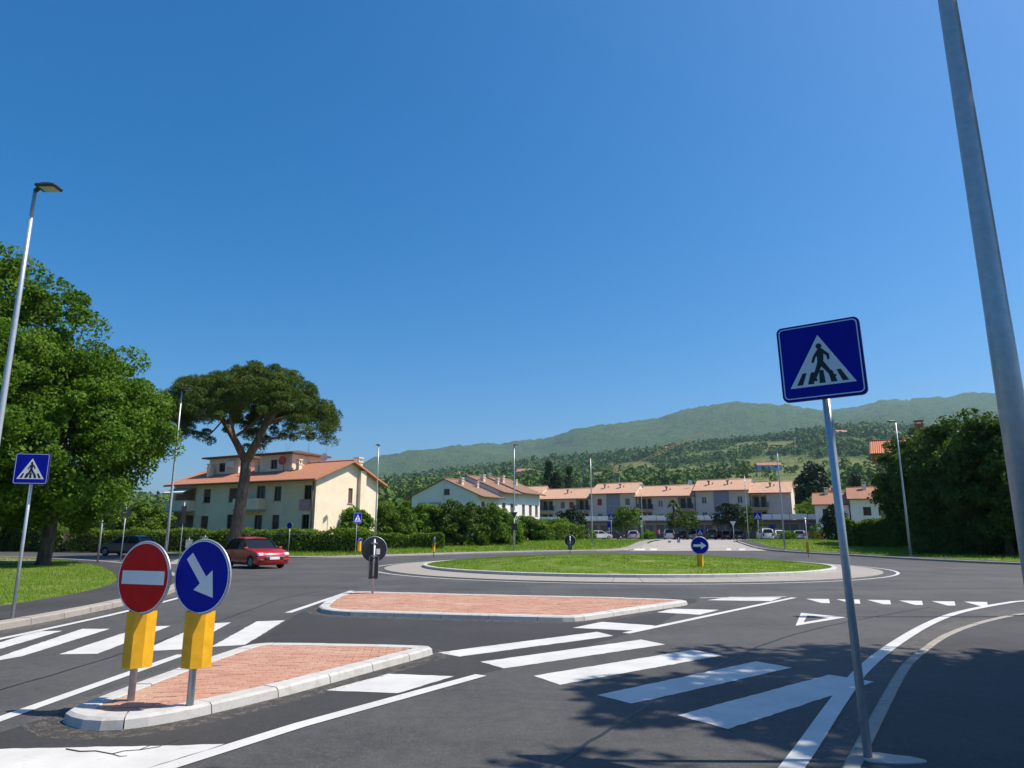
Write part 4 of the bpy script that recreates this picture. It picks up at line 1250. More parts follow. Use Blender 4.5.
def antenna(root, x, y, z0, h, n=5, w=0.5):
    mb = MB(); mb.tube([(x, y, z0), (x, y, z0 + h)], [0.02, 0.015], 6)
    for k in range(n): mb.bar((x - w * (1 - k * .1), y, z0 + h - .1 - k * .16), (x + w * (1 - k * .1), y, z0 + h - .1 - k * .16), 0.01)
    mb.build('aerial', M_GREYMETAL, root)
def dish(root, x, y, z, r, m, yaw=0.0):
    mb = MB(); n = 16; vs = [(x, y, z)]
    for j in (1, 2, 3):
        for k in range(n):
            a = 2 * math.pi * k / n; q = r * j / 3
            dx = q * math.cos(a); dy = -0.25 * r * (j / 3) ** 2
            vs.append((x + dx * math.cos(yaw) - dy * math.sin(yaw), y + dx * math.sin(yaw) + dy * math.cos(yaw), z + q * math.sin(a)))
    fs = [(0, 1 + k, 1 + (k + 1) % n) for k in range(n)] + [(1 + j * n + k, 1 + j * n + (k + 1) % n, 1 + (j + 1) * n + (k + 1) % n, 1 + (j + 1) * n + k) for j in (0, 1) for k in range(n)]
    mb.add(vs, fs, True); mb.tube([(x, y + .1, z), (x, y + .15, z - r - .6)], [.03, .03], 6); mb.build('satellite_dish', m, root)

# --- cream two-storey house on the left
def cream_house():
    th = R(-27.4); L, D = 18.6, 8.7
    o = Vector((-17.2, 62.0)) + Vector((-math.cos(th), -math.sin(th))) * L
    root = empty('cream_house', (o.x, o.y, 0.1), th, 'cream two-storey house with terracotta roof and two roof turrets behind the pine', 'house')
    F = Wall((0, 0), (1, 0), L); E_ = Wall((L, 0), (0, 1), D); B = Wall((L, D), (-1, 0), L); W_ = Wall((0, D), (0, -1), D)
    s = lambda a: L - a
    EV, RG = 6.4, 8.1
    up = [(s(14.3), s(13.3)), (s(10.8), s(9.75)), (s(5.0), s(4.1)), (s(1.4), s(0.5))]
    lowr = [(s(14.4), s(13.35)), (s(5.05), s(4.15)), (s(1.5), s(0.6))]
    wu = [(a, b, 4.45, 5.75) for a, b in up]; wl = [(a, b, 1.95, 3.2) for a, b in lowr]
    doors = [(s(7.2), s(6.1), 3.75, 5.85), (s(7.25), s(6.25), 1.0, 3.2), (s(10.8), s(9.9), 1.55, 3.3)]
    logg = [(s(18.3), s(15.4), 3.7, 5.95), (s(18.3), s(15.4), 1.0, 3.3)]
    mb = MB(); F.face(mb, 0, EV, wu + wl + doors + logg, 0.25)
    ew = [(4.3, 4.9, 4.3, 5.7)]
    E_.face(mb, 0, EV, ew, 0.2); B.face(mb, 0, EV, []); W_.face(mb, 0, EV, [])
    for x in (0, L): mb.add([(x, 0, EV), (x, D, EV), (x, D / 2, RG)], [(0, 1, 2)])
    mb.box(L + .002, L + .35, 5.6, 6.4, 0, 7.4)  # projecting flue on the gable
    mb.build('wall', M_CREAM, root)
    for i, h in enumerate(wu): window(root, F, h, ('half', 'closed', 'none', 'none')[i])
    for i, h in enumerate(wl): window(root, F, h, ('closed', 'half', 'none')[i])
    window(root, E_, ew[0], 'closed', sill=True)
    for h in doors: window(root, F, h, 'none', name='balcony_door', sill=False)
    for h in logg:
        mb = MB(); F.box(mb, h[0] - .1, h[1] + .1, -2.0, -1.9, h[2] - .1, h[3] + .1); F.box(mb, h[0] - .1, h[0], -1.9, -.25, h[2], h[3]); F.box(mb, h[1], h[1] + .1, -1.9, -.25, h[2], h[3])
        F.box(mb, h[0], h[1], -1.9, -.25, h[3], h[3] + .1)
        mb.build('loggia', M_CREAM, root)
        b = balcony(root, F, h[0] - .2, h[1] + .1, h[2] + .02, 1.1, True)
    mb = MB(); mb.add([F.p(s(18.4), 0.05, 5.95), F.p(s(15.5), 0.05, 5.95), F.p(s(15.5), 1.4, 5.45), F.p(s(18.4), 1.4, 5.45), F.p(s(18.4), 1.4, 5.3), F.p(s(15.5), 1.4, 5.3)], [(0, 1, 2, 3), (3, 2, 5, 4)]); mb.build('awning', M_NET, root)
    balcony(root, F, s(9.0), s(5.9), 3.72, 1.1, True)
    b = balcony(root, F, s(9.0), s(5.9), 0.98, 1.1, True)
    mb = MB(); F.box(mb, s(8.7), s(6.9), 1.12, 1.15, 1.2, 1.95); mb.build('balcony_panel', M_DARKMETAL, b)
    mb = MB(); F.box(mb, s(8.8), s(6.6), 1.05, 1.2, 1.96, 2.02); mb.build('drying_rack', M_WHITEJ, b)
    # cloths hanging out of windows
    def cloth(a0, a1, z0, z1, m, nm):
        mb = MB(); n = 10; vs = []
        for j in range(6):
            for i in range(n + 1):
                a = a0 + (a1 - a0) * i / n; z = z1 - (z1 - z0) * j / 5
                vs.append(F.p(a, 0.09 + 0.03 * math.sin(i * 1.9 + j * .6), z + (0.05 * math.sin(i * 1.3) if j == 5 else 0)))
        mb.add(vs, [(j * (n + 1) + i, j * (n + 1) + i + 1, (j + 1) * (n + 1) + i + 1, (j + 1) * (n + 1) + i) for j in range(5) for i in range(n)], True)
        return mb.build(nm, m, root)
    cloth(s(1.75), s(0.5), 3.55, 4.5, M_PINKCLOTH, 'hanging_cloth')
    cloth(s(11.2), s(10.35), 0.55, 1.9, M_DARKCLOTH, 'hanging_cloth')
    mt = tile_mat('terracotta_tiles', (0.50, 0.20, 0.105), th)
    roof = gable_roof(root, L, D, EV, RG, 0.75, 0.55, mt, 0.0)
    chimney(roof, L - 0.9, 6.6, 6.8, 8.3, 0.6)
    chimney(roof, s(15.6), 1.6, 6.6, 7.9, 0.45); chimney(roof, s(4.4), 2.3, 7.0, 7.9, 0.4); chimney(roof, s(9.9), 2.4, 7.0, 8.0, 0.4)
    # roof turrets
    for (a0, a1) in ((16.4, 12.2), (9.3, 5.1)):
        x0, x1 = s(a0), s(a1); y0, y1, zt = 2.1, 6.3, 8.95
        T = Wall((x0, y0), (1, 0), x1 - x0); T2 = Wall((x1, y0), (0, 1), y1 - y0); T3 = Wall((x0, y1), (0, -1), y1 - y0); T4 = Wall((x1, y1), (-1, 0), x1 - x0)
        wh = (1.4, 2.3, 7.6, 8.5)
        mb = MB(); T.face(mb, 6.9, zt, [wh], .2); T2.face(mb, 6.9, zt, [(0.9, 1.4, 7.8, 8.5)], .2); T3.face(mb, 6.9, zt, []); T4.face(mb, 6.9, zt, [])
        tw = mb.build('turret', M_CREAM, root)
        window(tw, T, wh, 'none', sill=False); window(tw, T2, (0.9, 1.4, 7.8, 8.5), 'none', sill=False)
        mb = MB(); o_ = .55
        mb.add([(x0 - o_, y0 - o_, zt), (x1 + o_, y0 - o_, zt), (x1 + o_, y1 + o_, zt), (x0 - o_, y1 + o_, zt), (x0 - o_, y0 - o_, zt + .14), (x1 + o_, y0 - o_, zt + .14), (x1 + o_, y1 + o_, zt + .14), (x0 - o_, y1 + o_, zt + .14), ((x0 + x1) / 2 - .8, (y0 + y1) / 2, zt + .6), ((x0 + x1) / 2 + .8, (y0 + y1) / 2, zt + .6)],
               [(0, 3, 2, 1), (0, 1, 5, 4), (1, 2, 6, 5), (2, 3, 7, 6), (3, 0, 4, 7), (4, 5, 9, 8), (5, 6, 9), (6, 7, 8, 9), (7, 4, 8)])
        mb.build('turret_roof', mat('turret_tiles', (0.11, 0.06, 0.045), .9, var=.3, scale=6), tw)
    mb = MB(); mb.cbox(s(13.6), s(12.7), 1.75, 2.1, 7.95, 8.6, .03); mb.sphere((s(13.15), 1.74, 8.28), (.24, .03, .24)); mb.build('air_conditioner', M_WHITEJ, root)
    dish(root, s(5.9), 1.7, 8.3, 0.42, M_DISHR, .3); dish(root, s(3.4), 4.6, 8.75, 0.4, M_DISH, .15)
    antenna(root, s(3.4), 4.8, 8.1, 3.0); antenna(root, s(5.9), 5, 9.2, 2.2); antenna(root, s(12.5), 5, 9.3, 2.4); antenna(root, s(8.7), 5, 8.5, 2.0)
    mb = MB(); mb.tube([F.p(L - .25, .1, EV - .35), F.p(L - .25, .1, 0)], [.06, .06], 8); mb.build('downpipe', M_BROWN, root)
    mb = MB(); mb.tube([F.p(s(9.3), .1, EV - .35), F.p(s(9.3), .1, 0)], [.06, .06], 8); mb.build('downpipe', M_BROWN, root)
cream_house()

# --- white stepped terrace in the middle
def white_house():
    th = R(62); D = 10.2
    root = empty('white_house', (-4.4, 90, zg(90)), th, 'white terraced house with stepped brown roofs in the middle distance', 'house')
    mt = tile_mat('brown_tiles', (0.27, 0.155, 0.105), th)
    EV, RG = 5.9, 8.0
    units = [(0, 5.6, 0.0), (5.6, 5.6, 0.8), (11.2, 7.0, 1.0)]
    F = Wall((0, 0), (1, 0), 18.2); W_ = Wall((0, D), (0, -1), D); E_ = Wall((18.2, 0), (0, 1), D); B = Wall((18.2, D), (-1, 0), 18.2)
    hs = [(a, a + .9, z, z + 1.5) for a in (1.0, 3.3, 6.6, 8.9, 12.4, 14.6, 16.6) for z in (0.9, 3.6)]
    gh = [(5.2, 6.0, 5.8, 6.7), (2.4, 3.5, 3.2, 4.6), (4.2, 4.8, 3.5, 4.5), (6.8, 7.6, 3.4, 4.6)]
    mb = MB(); F.face(mb, 0, EV, hs, .2); W_.face(mb, 0, EV, [h for h in gh if h[3] < EV], .2); E_.face(mb, 0, EV, []); B.face(mb, 0, EV, [])
    for x, w_, dz in units:
        for xx in (x, x + w_): mb.add([(xx, 0, EV), (xx, D, EV), (xx, D, EV + dz + .002), (xx, D / 2, RG + dz), (xx, 0, EV + dz + .002)], [(0, 1, 2, 3, 4)])
        if dz: mb.add([(x, 0, EV), (x + w_, 0, EV), (x + w_, 0, EV + dz), (x, 0, EV + dz)], [(0, 1, 2, 3)])
    # projecting stair pier on the gable
    W_.box(mb, 4.95, 5.15, 0.0, 0.25, 0, 7.6)
    mb.build('wall', M_WHITEP, root)
    for h in hs: window(root, F, h, 'closed')
    for h in gh[1:]: window(root, W_, h, 'none')
    mb = MB(); W_.box(mb, 5.2, 6.0, 0.02, 0.05, 5.95, 6.75); mb.build('attic_window', M_BROWN, root)
    mb = MB(); W_.box(mb, 1.2, 5.0, 0.0, 0.12, 4.85, 5.05); mb.build('string_course', M_CONC, root)
    for i, (x, w_, dz) in enumerate(units):
        r = gable_roof(root, w_ - 0.1, D, EV + dz, RG + dz, 0.8, 0.28, mt, x + .05)
        chimney(r, x + 1.2, 3.2, 7 + dz, 7.75 + dz, 0.5, M_BEIGEP)
        chimney(r, x + 4.2, 2.6, 6.8 + dz, 7.4 + dz, 0.4, M_BEIGEP)
    balcony(root, W_, 1.4, 4.8, 3.1, 0.9, False, M_BROWN)
    dish(root, 12.0, 5.0, 9.5, .3, M_DISH, -R(62))
white_house()

# --- long beige apartment row with terrace over the shops
def apartments():
    th = R(-25); c = Vector((53.2, 135.0)); Lt = 61.0
    o = c + Vector((-math.cos(th), -math.sin(th))) * Lt
    z0 = zg(140)
    root = empty('apartment_row', (o.x, o.y, z0), th, 'long beige apartment row with stepped orange roofs above a terrace', 'apartments')
    mt = tile_mat('orange_tiles', (0.62, 0.37, 0.24), th)
    D = 10.0; s = lambda a: Lt - a
    F = Wall((0, 0), (1, 0), Lt)
    units = [(61, 52.2, 9.3, 0), (52.2, 40.0, 8.6, 1), (40.0, 30.2, 9.5, 2), (30.2, 18.2, 8.7, 3), (18.2, 7.6, 9.6, 4), (7.6, 0, 8.9, 5)]
    for (a1, a0, ev, k) in units:
        x0, x1 = s(a1), s(a0); w = x1 - x0
        U = Wall((x0, 0), (1, 0), w); UE = Wall((x1, 0), (0, 1), D); UW = Wall((x0, D), (0, -1), D); UB = Wall((x1, D), (-1, 0), w)
        m_ = M_BEIGEP
        holes = []; rec = []
        if k in (0, 1, 3, 5):
            bw = 2.8
            b0 = {0: 5.0, 1: w - 3.4, 3: 0.5, 5: 0.4}[k]
            rec.append((b0, b0 + bw, 5.95, 8.3)); rec.append((b0, b0 + bw, 3.1, 5.4))
            if k == 1: rec += [(0.3, 3.4, 5.95, 8.2), (0.3, 3.4, 3.1, 5.3)]
            if k == 3: rec += [(w - 3.3, w - 0.5, 5.95, 8.3), (w - 3.3, w - .5, 3.1, 5.4)]
            for a in {0: (1.2, 3.2), 1: (5.2, 7.2), 3: (4.6, 6.9), 5: ()}[k]:
                holes += [(a, a + 1.0, 6.4, 7.7), (a, a + 1.0, 3.6, 4.9)]
        else:
            for a in (1.4, w - 2.3): holes += [(a, a + 1.0, 6.9, 8.2), (a, a + 1.0, 3.9, 5.2)]
            holes += [(w / 2 - .9, w / 2 - .3, 5.4, 6.7), (w / 2 + .1, w / 2 + .7, 5.4, 6.7)]
        mb = MB(); U.face(mb, 0, ev, holes + rec, .22); UE.face(mb, 0, ev, []); UW.face(mb, 0, ev, []); UB.face(mb, 0, ev, [])
        rg = ev + 2.1
        for xx in (x0, x1): mb.add([(xx, 0, ev), (xx, D, ev), (xx, D / 2, rg)], [(0, 1, 2)])
        wall = mb.build('wall', m_, root)
        if k in (2, 4):
            mb = MB(); U.box(mb, w / 2 - 1.5, w / 2 + 1.5, 0.012, 0.05, 3.0, 5.35); U.box(mb, w / 2 - 1.5, w / 2 - .95, 0.012, .05, 5.35, 6.75); U.box(mb, w / 2 + .75, w / 2 + 1.5, .012, .05, 5.35, 6.75); U.box(mb, w / 2 - .25, w / 2 + .05, .012, .05, 5.35, 6.75); U.box(mb, w / 2 - 1.5, w / 2 + 1.5, .012, .05, 6.75, ev - .1)
            mb.build('stair_bay', M_GREYP, root)
        red = k in (1, 2)
        for i, h in enumerate(holes):
            window(root, U, h, 'closed' if (red and i == (2 if k == 1 else 0)) else 'none', frame_m=M_REDSHUT if (red and i in (0, 2)) else M_WHITEJ, pane_m=M_GLASSB, sill=True)
        for (a, b, q0, q1) in rec:
            mb = MB(); U.box(mb, a - .1, b + .1, -1.6, -1.5, q0 - .05, q1 + .05); U.box(mb, a - .1, a, -1.5, -.22, q0, q1); U.box(mb, b, b + .1, -1.5, -.22, q0, q1); U.box(mb, a, b, -1.5, -.22, q1, q1 + .1)
            lg = mb.build('loggia', M_BEIGEP, root)
            mb = MB(); U.box(mb, a + .3, a + 1.2, -1.49, -1.42, q0, q1 - .25); mb.build('door', M_GLASS, lg)
            mb = MB(); U.box(mb, a + 1.6, a + 2.4, -1.49, -1.42, q0, q1 - .25); mb.build('door', M_GLASS, lg)
            if q0 > 5: balcony(root, U, a - .25, b + .25, q0, 1.0, False, M_DARKMETAL)
        r = gable_roof(root, w - 0.12, D, ev, rg, .8, .22, mt, x0 + .06)
        for cx_ in ((w * .25, w * .6) if k in (2, 4) else (w * .5,)):
            mb = MB(); mb.tube([(x0 + cx_, 2.2, ev + .8), (x0 + cx_, 2.2, ev + 1.75)], [.16, .16], 8); mb.box(x0 + cx_ - .28, x0 + cx_ + .28, 1.92, 2.48, ev + 1.75, ev + 1.9); mb.tube([(x0 + cx_ + .7, 2.6, ev + .9), (x0 + cx_ + .7, 2.6, ev + 1.6)], [.12, .12], 8)
            mb.build('flue', M_BRICKP, r)
        mb = MB(); mb.tube([U.p(.15, .1, ev - .3), U.p(.15, .1, 3)], [.07, .07], 6); mb.build('downpipe', M_BROWN, root)
    antenna(root, s(44), 5, 10.4, 2.5); dish(root, s(19.5), 3.5, 11.4, .5, M_DISH); dish(root, s(6.8), 3.2, 11.2, .4, M_DISH); dish(root, s(29.5), 3, 10.9, .4, M_DISH)
    # podium with shop fronts and terrace railing hung with white netting
    P0, P1, dp = s(51), Lt + 5.5, 7.5
    G = Wall((P0, -dp), (1, 0), P1 - P0); n = 15; L = P1 - P0
    GE = Wall((P1, -dp), (0, 1), dp + 3)
    bays = [(L * i / n + .35, L * (i + 1) / n - .35, 0.15, 2.75) for i in range(n)]
    mb = MB(); G.face(mb, 0, 3.05, bays, .35); GE.face(mb, 0, 3.05, [])
    mb.build('podium', mat('podium_render', (0.20, 0.195, 0.19), .85, var=.2, scale=1), root)
    for i, h in enumerate(bays):
        f = window(root, G, h, 'none', frame_m=M_GREYMETAL, pane_m=M_SHOP, depth=.3, sill=False, name='shop_window')
    mb = MB(); mb.box(P0 - .3, P1 + .3, -dp - 1.3, 0.0, 3.05, 3.4); mb.build('terrace_slab', M_BROWN, root)
    k = 0
    while k < L - .1:
        e = min(k + 2.95, L); skip = (int(k / 3) in (7,))
        if not skip:
            mb = MB(); sag = random.uniform(0, .12); G.box(mb, k, e, 1.1, 1.13, 3.45, 4.45 - sag); mb.build('railing_net', M_NET, root)
        mb = MB(); G.box(mb, k, k + .05, 1.14, 1.19, 3.4, 4.6); mb.build('railing_post', M_DARKMETAL, root)
        k += 3.0
    mb = MB(); G.box(mb, 0, L, 1.14, 1.18, 4.56, 4.6); mb.build('handrail', M_DARKMETAL, root)
    mb = MB(); G.box(mb, L - 13.5, L - 11.2, 1.2, 1.23, 3.3, 4.5); bn = mb.build('banner', M_SWHITE, root)
    mb = MB(); q = [(L - 12.35 + .32 * math.cos(t * math.pi / 8), 3.85 + .32 * math.sin(t * math.pi / 8)) for t in range(16)]
    mb.add([G.p(a, 1.236, b) for a, b in q], [tuple(range(16))]); mb.build('emblem', M_RED, bn)
apartments()

# --- pair of white houses far right and an ochre house above the dark trees
def small_house(name, label, loc, th, L, D, ev, rg, wall_m, tile, holesF, holesW=(), holesE=(), chims=(), ov=.7, group=None, balc=None, frame=None):
    root = empty(name, loc, th, label, 'house', group)
    F = Wall((0, 0), (1, 0), L); E_ = Wall((L, 0), (0, 1), D); B = Wall((L, D), (-1, 0), L); W_ = Wall((0, D), (0, -1), D)
    mb = MB(); F.face(mb, 0, ev, list(holesF)); E_.face(mb, 0, ev, list(holesE)); W_.face(mb, 0, ev, list(holesW)); B.face(mb, 0, ev, [])
    for x in (0, L): mb.add([(x, 0, ev), (x, D, ev), (x, D / 2, rg)], [(0, 1, 2)])
    mb.build('wall', wall_m, root)
    for w, hs in ((F, holesF), (E_, holesE), (W_, holesW)):
        for h in hs: window(root, w, h, 'none', frame_m=frame)
    r = gable_roof(root, L, D, ev, rg, ov, .4, tile, 0)
    for c in chims: chimney(r, *c)
    if balc: balcony(root, F, *balc)
    return root
X, _, _ = pt(819, 500, 122)
t2 = tile_mat('rust_tiles', (0.42, 0.20, 0.12), R(-12))
small_house('white_cottage', 'white house with rust roof seen left of the near sign pole', (X, 124, zg(124)), R(-25), 5.4, 9, 6.1, 8.0, M_WHITEP, t2, [(1.2, 2.2, 3.9, 5.2), (3.4, 4.3, 3.9, 5.2), (1.2, 2.2, 1.2, 2.5)], chims=((2, 4, 7, 8.6),), group='white houses at the right')
X, _, _ = pt(851, 500, 120)
small_house('white_cottage', 'white house with a square window between the sign pole and the dark trees', (X, 120.5, zg(122)), R(-25), 6.5, 9, 6.9, 8.8, M_WHITEP, t2, [(1.9, 3.1, 4.0, 5.4), (4.2, 5.2, 4.0, 5.4), (1.9, 3.1, 1.2, 2.6)], chims=((2.5, 3.5, 7.6, 9.3),), group='white houses at the right')
X, _, _ = pt(847, 500, 124)
small_house('white_link_house', 'recessed white bay with balcony between the two white houses at the right', (X - 2.0, 124.0, zg(122)), R(-25), 2.6, 8, 5.8, 7.4, M_WHITEP, t2, [(0.5, 1.3, 3.2, 5.0), (1.6, 2.3, 3.2, 5.0)], balc=(0, 2.6, 3.15, 1.2, False, M_BROWN), ov=.3)
X, _, _ = pt(868, 455, 76)
small_house('ochre_house', 'ochre house whose orange roof rises above the dark trees', (X + .7, 76, zg(76)), R(-28), 14, 10, 9.9, 11.6, M_YELP, tile_mat('bright_tiles', (0.52, 0.17, 0.075), R(-28)), [(1.2, 2.3, 7.0, 8.5), (4.2, 5.3, 7.0, 8.5), (1.2, 2.3, 4, 5.5)], chims=((4.7, 4.2, 10.8, 13.2, 0.8, M_BRICKP),), ov=.8)
X, _, _ = pt(790, 480, 175)
small_house('far_house', 'house with dull red roof peeping out behind the right end of the apartments', (X - 1, 172, zg(175)), R(-25), 10, 9, 11.0, 13.0, M_BEIGEP, t2, [(5, 6.2, 8, 9.5), (7.5, 8.7, 8, 9.5)])

# hillside houses
def hill_house(u, v, Y, L, D, ev, rg, wm, th, lab, tile):
    X = pt(u, v, Y)[0]; z = float(hill_z(np.array([X]), np.array([float(Y)]))[0]) - 1.0
    small_house('hillside_house', lab, (X, Y, z), th, L, D, ev, rg, wm, tile, [(L * .15, L * .28, ev - 3.2, ev - 1.6), (L * .42, L * .55, ev - 3.2, ev - 1.6), (L * .7, L * .83, ev - 3.2, ev - 1.6)], group='houses on the hillside')
hill_house(516, 462, 1250, 26, 16, 13, 18, M_BEIGEP, R(-20), 'pale villa among trees high on the left slope', t2)
hill_house(757, 460, 800, 26, 12, 9, 12, mat('blue_plaster', (0.30, 0.38, 0.55), .9), R(-10), 'pale blue building among the fields on the slope', t2)
hill_house(838, 440, 1300, 22, 14, 10, 14, M_BEIGEP, R(5), 'pale house among trees on the slope right of the sign pole', t2)
hill_house(665, 441, 1500, 18, 12, 10, 13, M_WHITEP, R(-15), 'small white house just above the crane jib', t2)
hill_house(455, 470, 1400, 9, 7, 15, 19, M_WHITEP, R(-15), 'slim white tower house on the slope above the white terrace', t2)

# --- tower crane behind the apartments
def crane():
    Y = 232.0; P = lambda u, v, dy=0: Vector(pt(u, v, Y + dy))
    foot = P(617, 540); foot.z = 0.5; piv = P(617.5, 473); tip = P(708, 431.5); back = P(610, 463)
    t = empty('tower_crane', foot, 0, 'orange luffing crane rising behind the apartment roofs', 'crane')
    L = lambda p: p - foot
    mb = MB()
    for dx in (-.6, .6):
        for dy in (-.6, .6): mb.bar(Vector((dx, dy, 0)), L(piv) + Vector((dx, dy, 0)), .09)
    n = 14
    for k in range(n):
        za = L(piv).z * k / n; zb = L(piv).z * (k + 1) / n; sg = 1 if k % 2 else -1
        for dy in (-.6, .6): mb.bar((-.6 * sg, dy, za), (.6 * sg, dy, zb), .05)
        for dx in (-.6, .6): mb.bar((dx, -.6 * sg, za), (dx, .6 * sg, zb), .05)
    mb.build('mast', M_GREYMETAL, t)
    def truss(a, b, w, nm):
        a = L(a); b = L(b); d = (b - a).normalized(); side = Vector((0, 1, 0)); up = d.cross(side).normalized() * -1
        if up.z < 0: up = -up
        mb = MB(); A = [side * w * .5, side * -w * .5, up * w]
        for o_ in A: mb.bar(a + o_, b + o_ * .6, .05)
        n = int((b - a).length / 1.3)
        for k in range(n):
            p = a.lerp(b, k / n); q = a.lerp(b, (k + 1) / n)
            for i in range(3): mb.bar(p + A[i] * (1 - .4 * k / n), q + A[(i + 1) % 3] * (1 - .4 * k / n), .025)
        return mb.build(nm, M_CRANE, t)
    truss(piv, tip, 0.75, 'jib'); truss(piv, back, 0.65, 'counter_jib')
    mb = MB(); mb.cbox(L(piv).x - .8, L(piv).x + .8, -.8, .8, L(piv).z - .8, L(piv).z + .2, .1); mb.build('slewing_unit', M_CRANE, t)
crane()

# ================================================================ STREET FURNITURE
LH = 9.3
def lamp_post(loc, label, yaw=0.0, h=LH, r0=0.085, arm=0.0, twin=False):
    t = empty('street_lamp', loc, yaw, label, 'street lamp', 'street lamps round the junction')
    mb = MB(); mb.tube([(0, 0, -0.05), (0, 0, h * .35), (0, 0, h * .36), (0, 0, h * .7), (0, 0, h)], [r0, r0 * .82, r0 * .8, r0 * .62, r0 * .45], 18); mb.build('pole', M_GALV, t)
    mb = MB(); mb.tube([(0, 0, -0.02), (0, 0, .05)], [r0 * 1.9, r0 * 1.75], 16); mb.build('base_collar', M_CONC, t)
    mb = MB(); mb.cbox(-.05, .05, -r0 - .012, -r0 + .03, .9, 1.25, .008); mb.build('service_hatch', M_GREYMETAL, t)
    for sg in ((1, -1) if twin else (1,)):
        mb = MB(); mb.tube([(0, 0, h - .02), (0.08 * sg, 0, h + .06), (.2 * sg, 0, h + .08)], [.05, .05, .045], 8)
        x0, x1 = (.06, .54) if sg > 0 else (-.54, -.06)
        mb.cbox(x0, x1, -.17, .17, h + .03, h + .115, .03); mb.cbox(min(x0, x1) + .12, max(x0, x1) - .14, -.12, .12, h + .115, h + .15, .012)
        hd = mb.build('lamp_head', M_LAMPHEAD, t)
        mb = MB(); mb.box(x0 + .1, x1 - .05, -.13, .13, h + .022, h + .032); mb.build('led_panel', M_LED, hd)
    return t
lamp_post((-10.95, 14.8, 0.1), 'lamp post at the left edge beside the left crossing sign', 0.0)
lamp_post((3.90, 5.35, 0.02), 'thick galvanised lamp post cut by the right edge of the picture', R(30), r0=0.108).rotation_euler[1] = R(-0.9)
lamp_post((12.75, 15.2, 0.02), 'lamp whose head just shows at the right edge of the sky', R(180))
x, y, _ = pt(165, 560, 37.5); lamp_post((x, 37.5, 0.0), 'lamp post left of the umbrella pine', R(-5))
x, y, _ = pt(374.5, 551, 63.5); lamp_post((x, 63.5, 0.12), 'lamp post behind the black sign back on the long island', R(-90))
l514 = (*px(514, 549)[:1], 62.5, 0.2); lamp_post((0.2, 64.0, 0.2), 'lamp post carrying a black triangular sign back in front of the white house', R(-60), twin=False)
x, _, _ = pt(592.5, 546, 76); lamp_post((x, 76, zg(76) + .1), 'lamp post before the apartments, left of the far crossing sign', R(-90))
x, _, _ = pt(785, 551, 64); lamp_post((x, 64, 0.2), 'lamp post seen just left of the near crossing sign pole', R(180), twin=True)
x, _, _ = pt(911, 557, 49.5); lamp_post((x, 49.5, 0.13), 'white lamp post standing before the dark trees on the right', R(180), twin=False)
x, _, _ = pt(643, 538, 112); lamp_post((x, 112, zg(112)), 'thin far lamp post by the car park left of the palm', R(90), h=8.5, r0=.07)
x, _, _ = pt(748.5, 536, 100); lamp_post((x, 100, zg(100)), 'thin far lamp post leaning in front of the two close dark trees', R(90), h=9.0, r0=.07)

def rrect(w, h, r, n=5):
    out = []
    for cx, cy, a0 in ((w / 2 - r, h / 2 - r, 0), (-w / 2 + r, h / 2 - r, 90), (-w / 2 + r, -h / 2 + r, 180), (w / 2 - r, -h / 2 + r, 270)):
        for k in range(n + 1):
            a = R(a0 + 90 * k / n); out.append((cx + r * math.cos(a), cy + r * math.sin(a)))
    return out
def flat(pts, y):
    mb = MB(); mb.add([(p[0], y, p[1]) for p in pts], [tuple(range(len(pts)))]); return mb
def capsule(mb, a, b, r0, r1, y, n=8):
    a = Vector(a); b = Vector(b); d = (b - a); an = math.atan2(d.y, d.x); ps = []
    for k in range(n + 1): t = an + math.pi / 2 + math.pi * k / n; ps.append((a.x + r0 * math.cos(t), a.y + r0 * math.sin(t)))
    for k in range(n + 1): t = an - math.pi / 2 + math.pi * k / n; ps.append((b.x + r1 * math.cos(t), b.y + r1 * math.sin(t)))
    mb.add([(p[0], y, p[1]) for p in ps], [tuple(range(len(ps)))])
def sign_pole(root, h, r=0.03, lean=(0, 0)):
    mb = MB(); mb.tube([(0, 0, -0.05), (lean[0], lean[1], h)], [r, r], 14); mb.tube([(lean[0], lean[1], h), (lean[0], lean[1], h + .015)], [r * 1.08, r * .9], 14)
    return mb.build('pole', M_GALV, root)

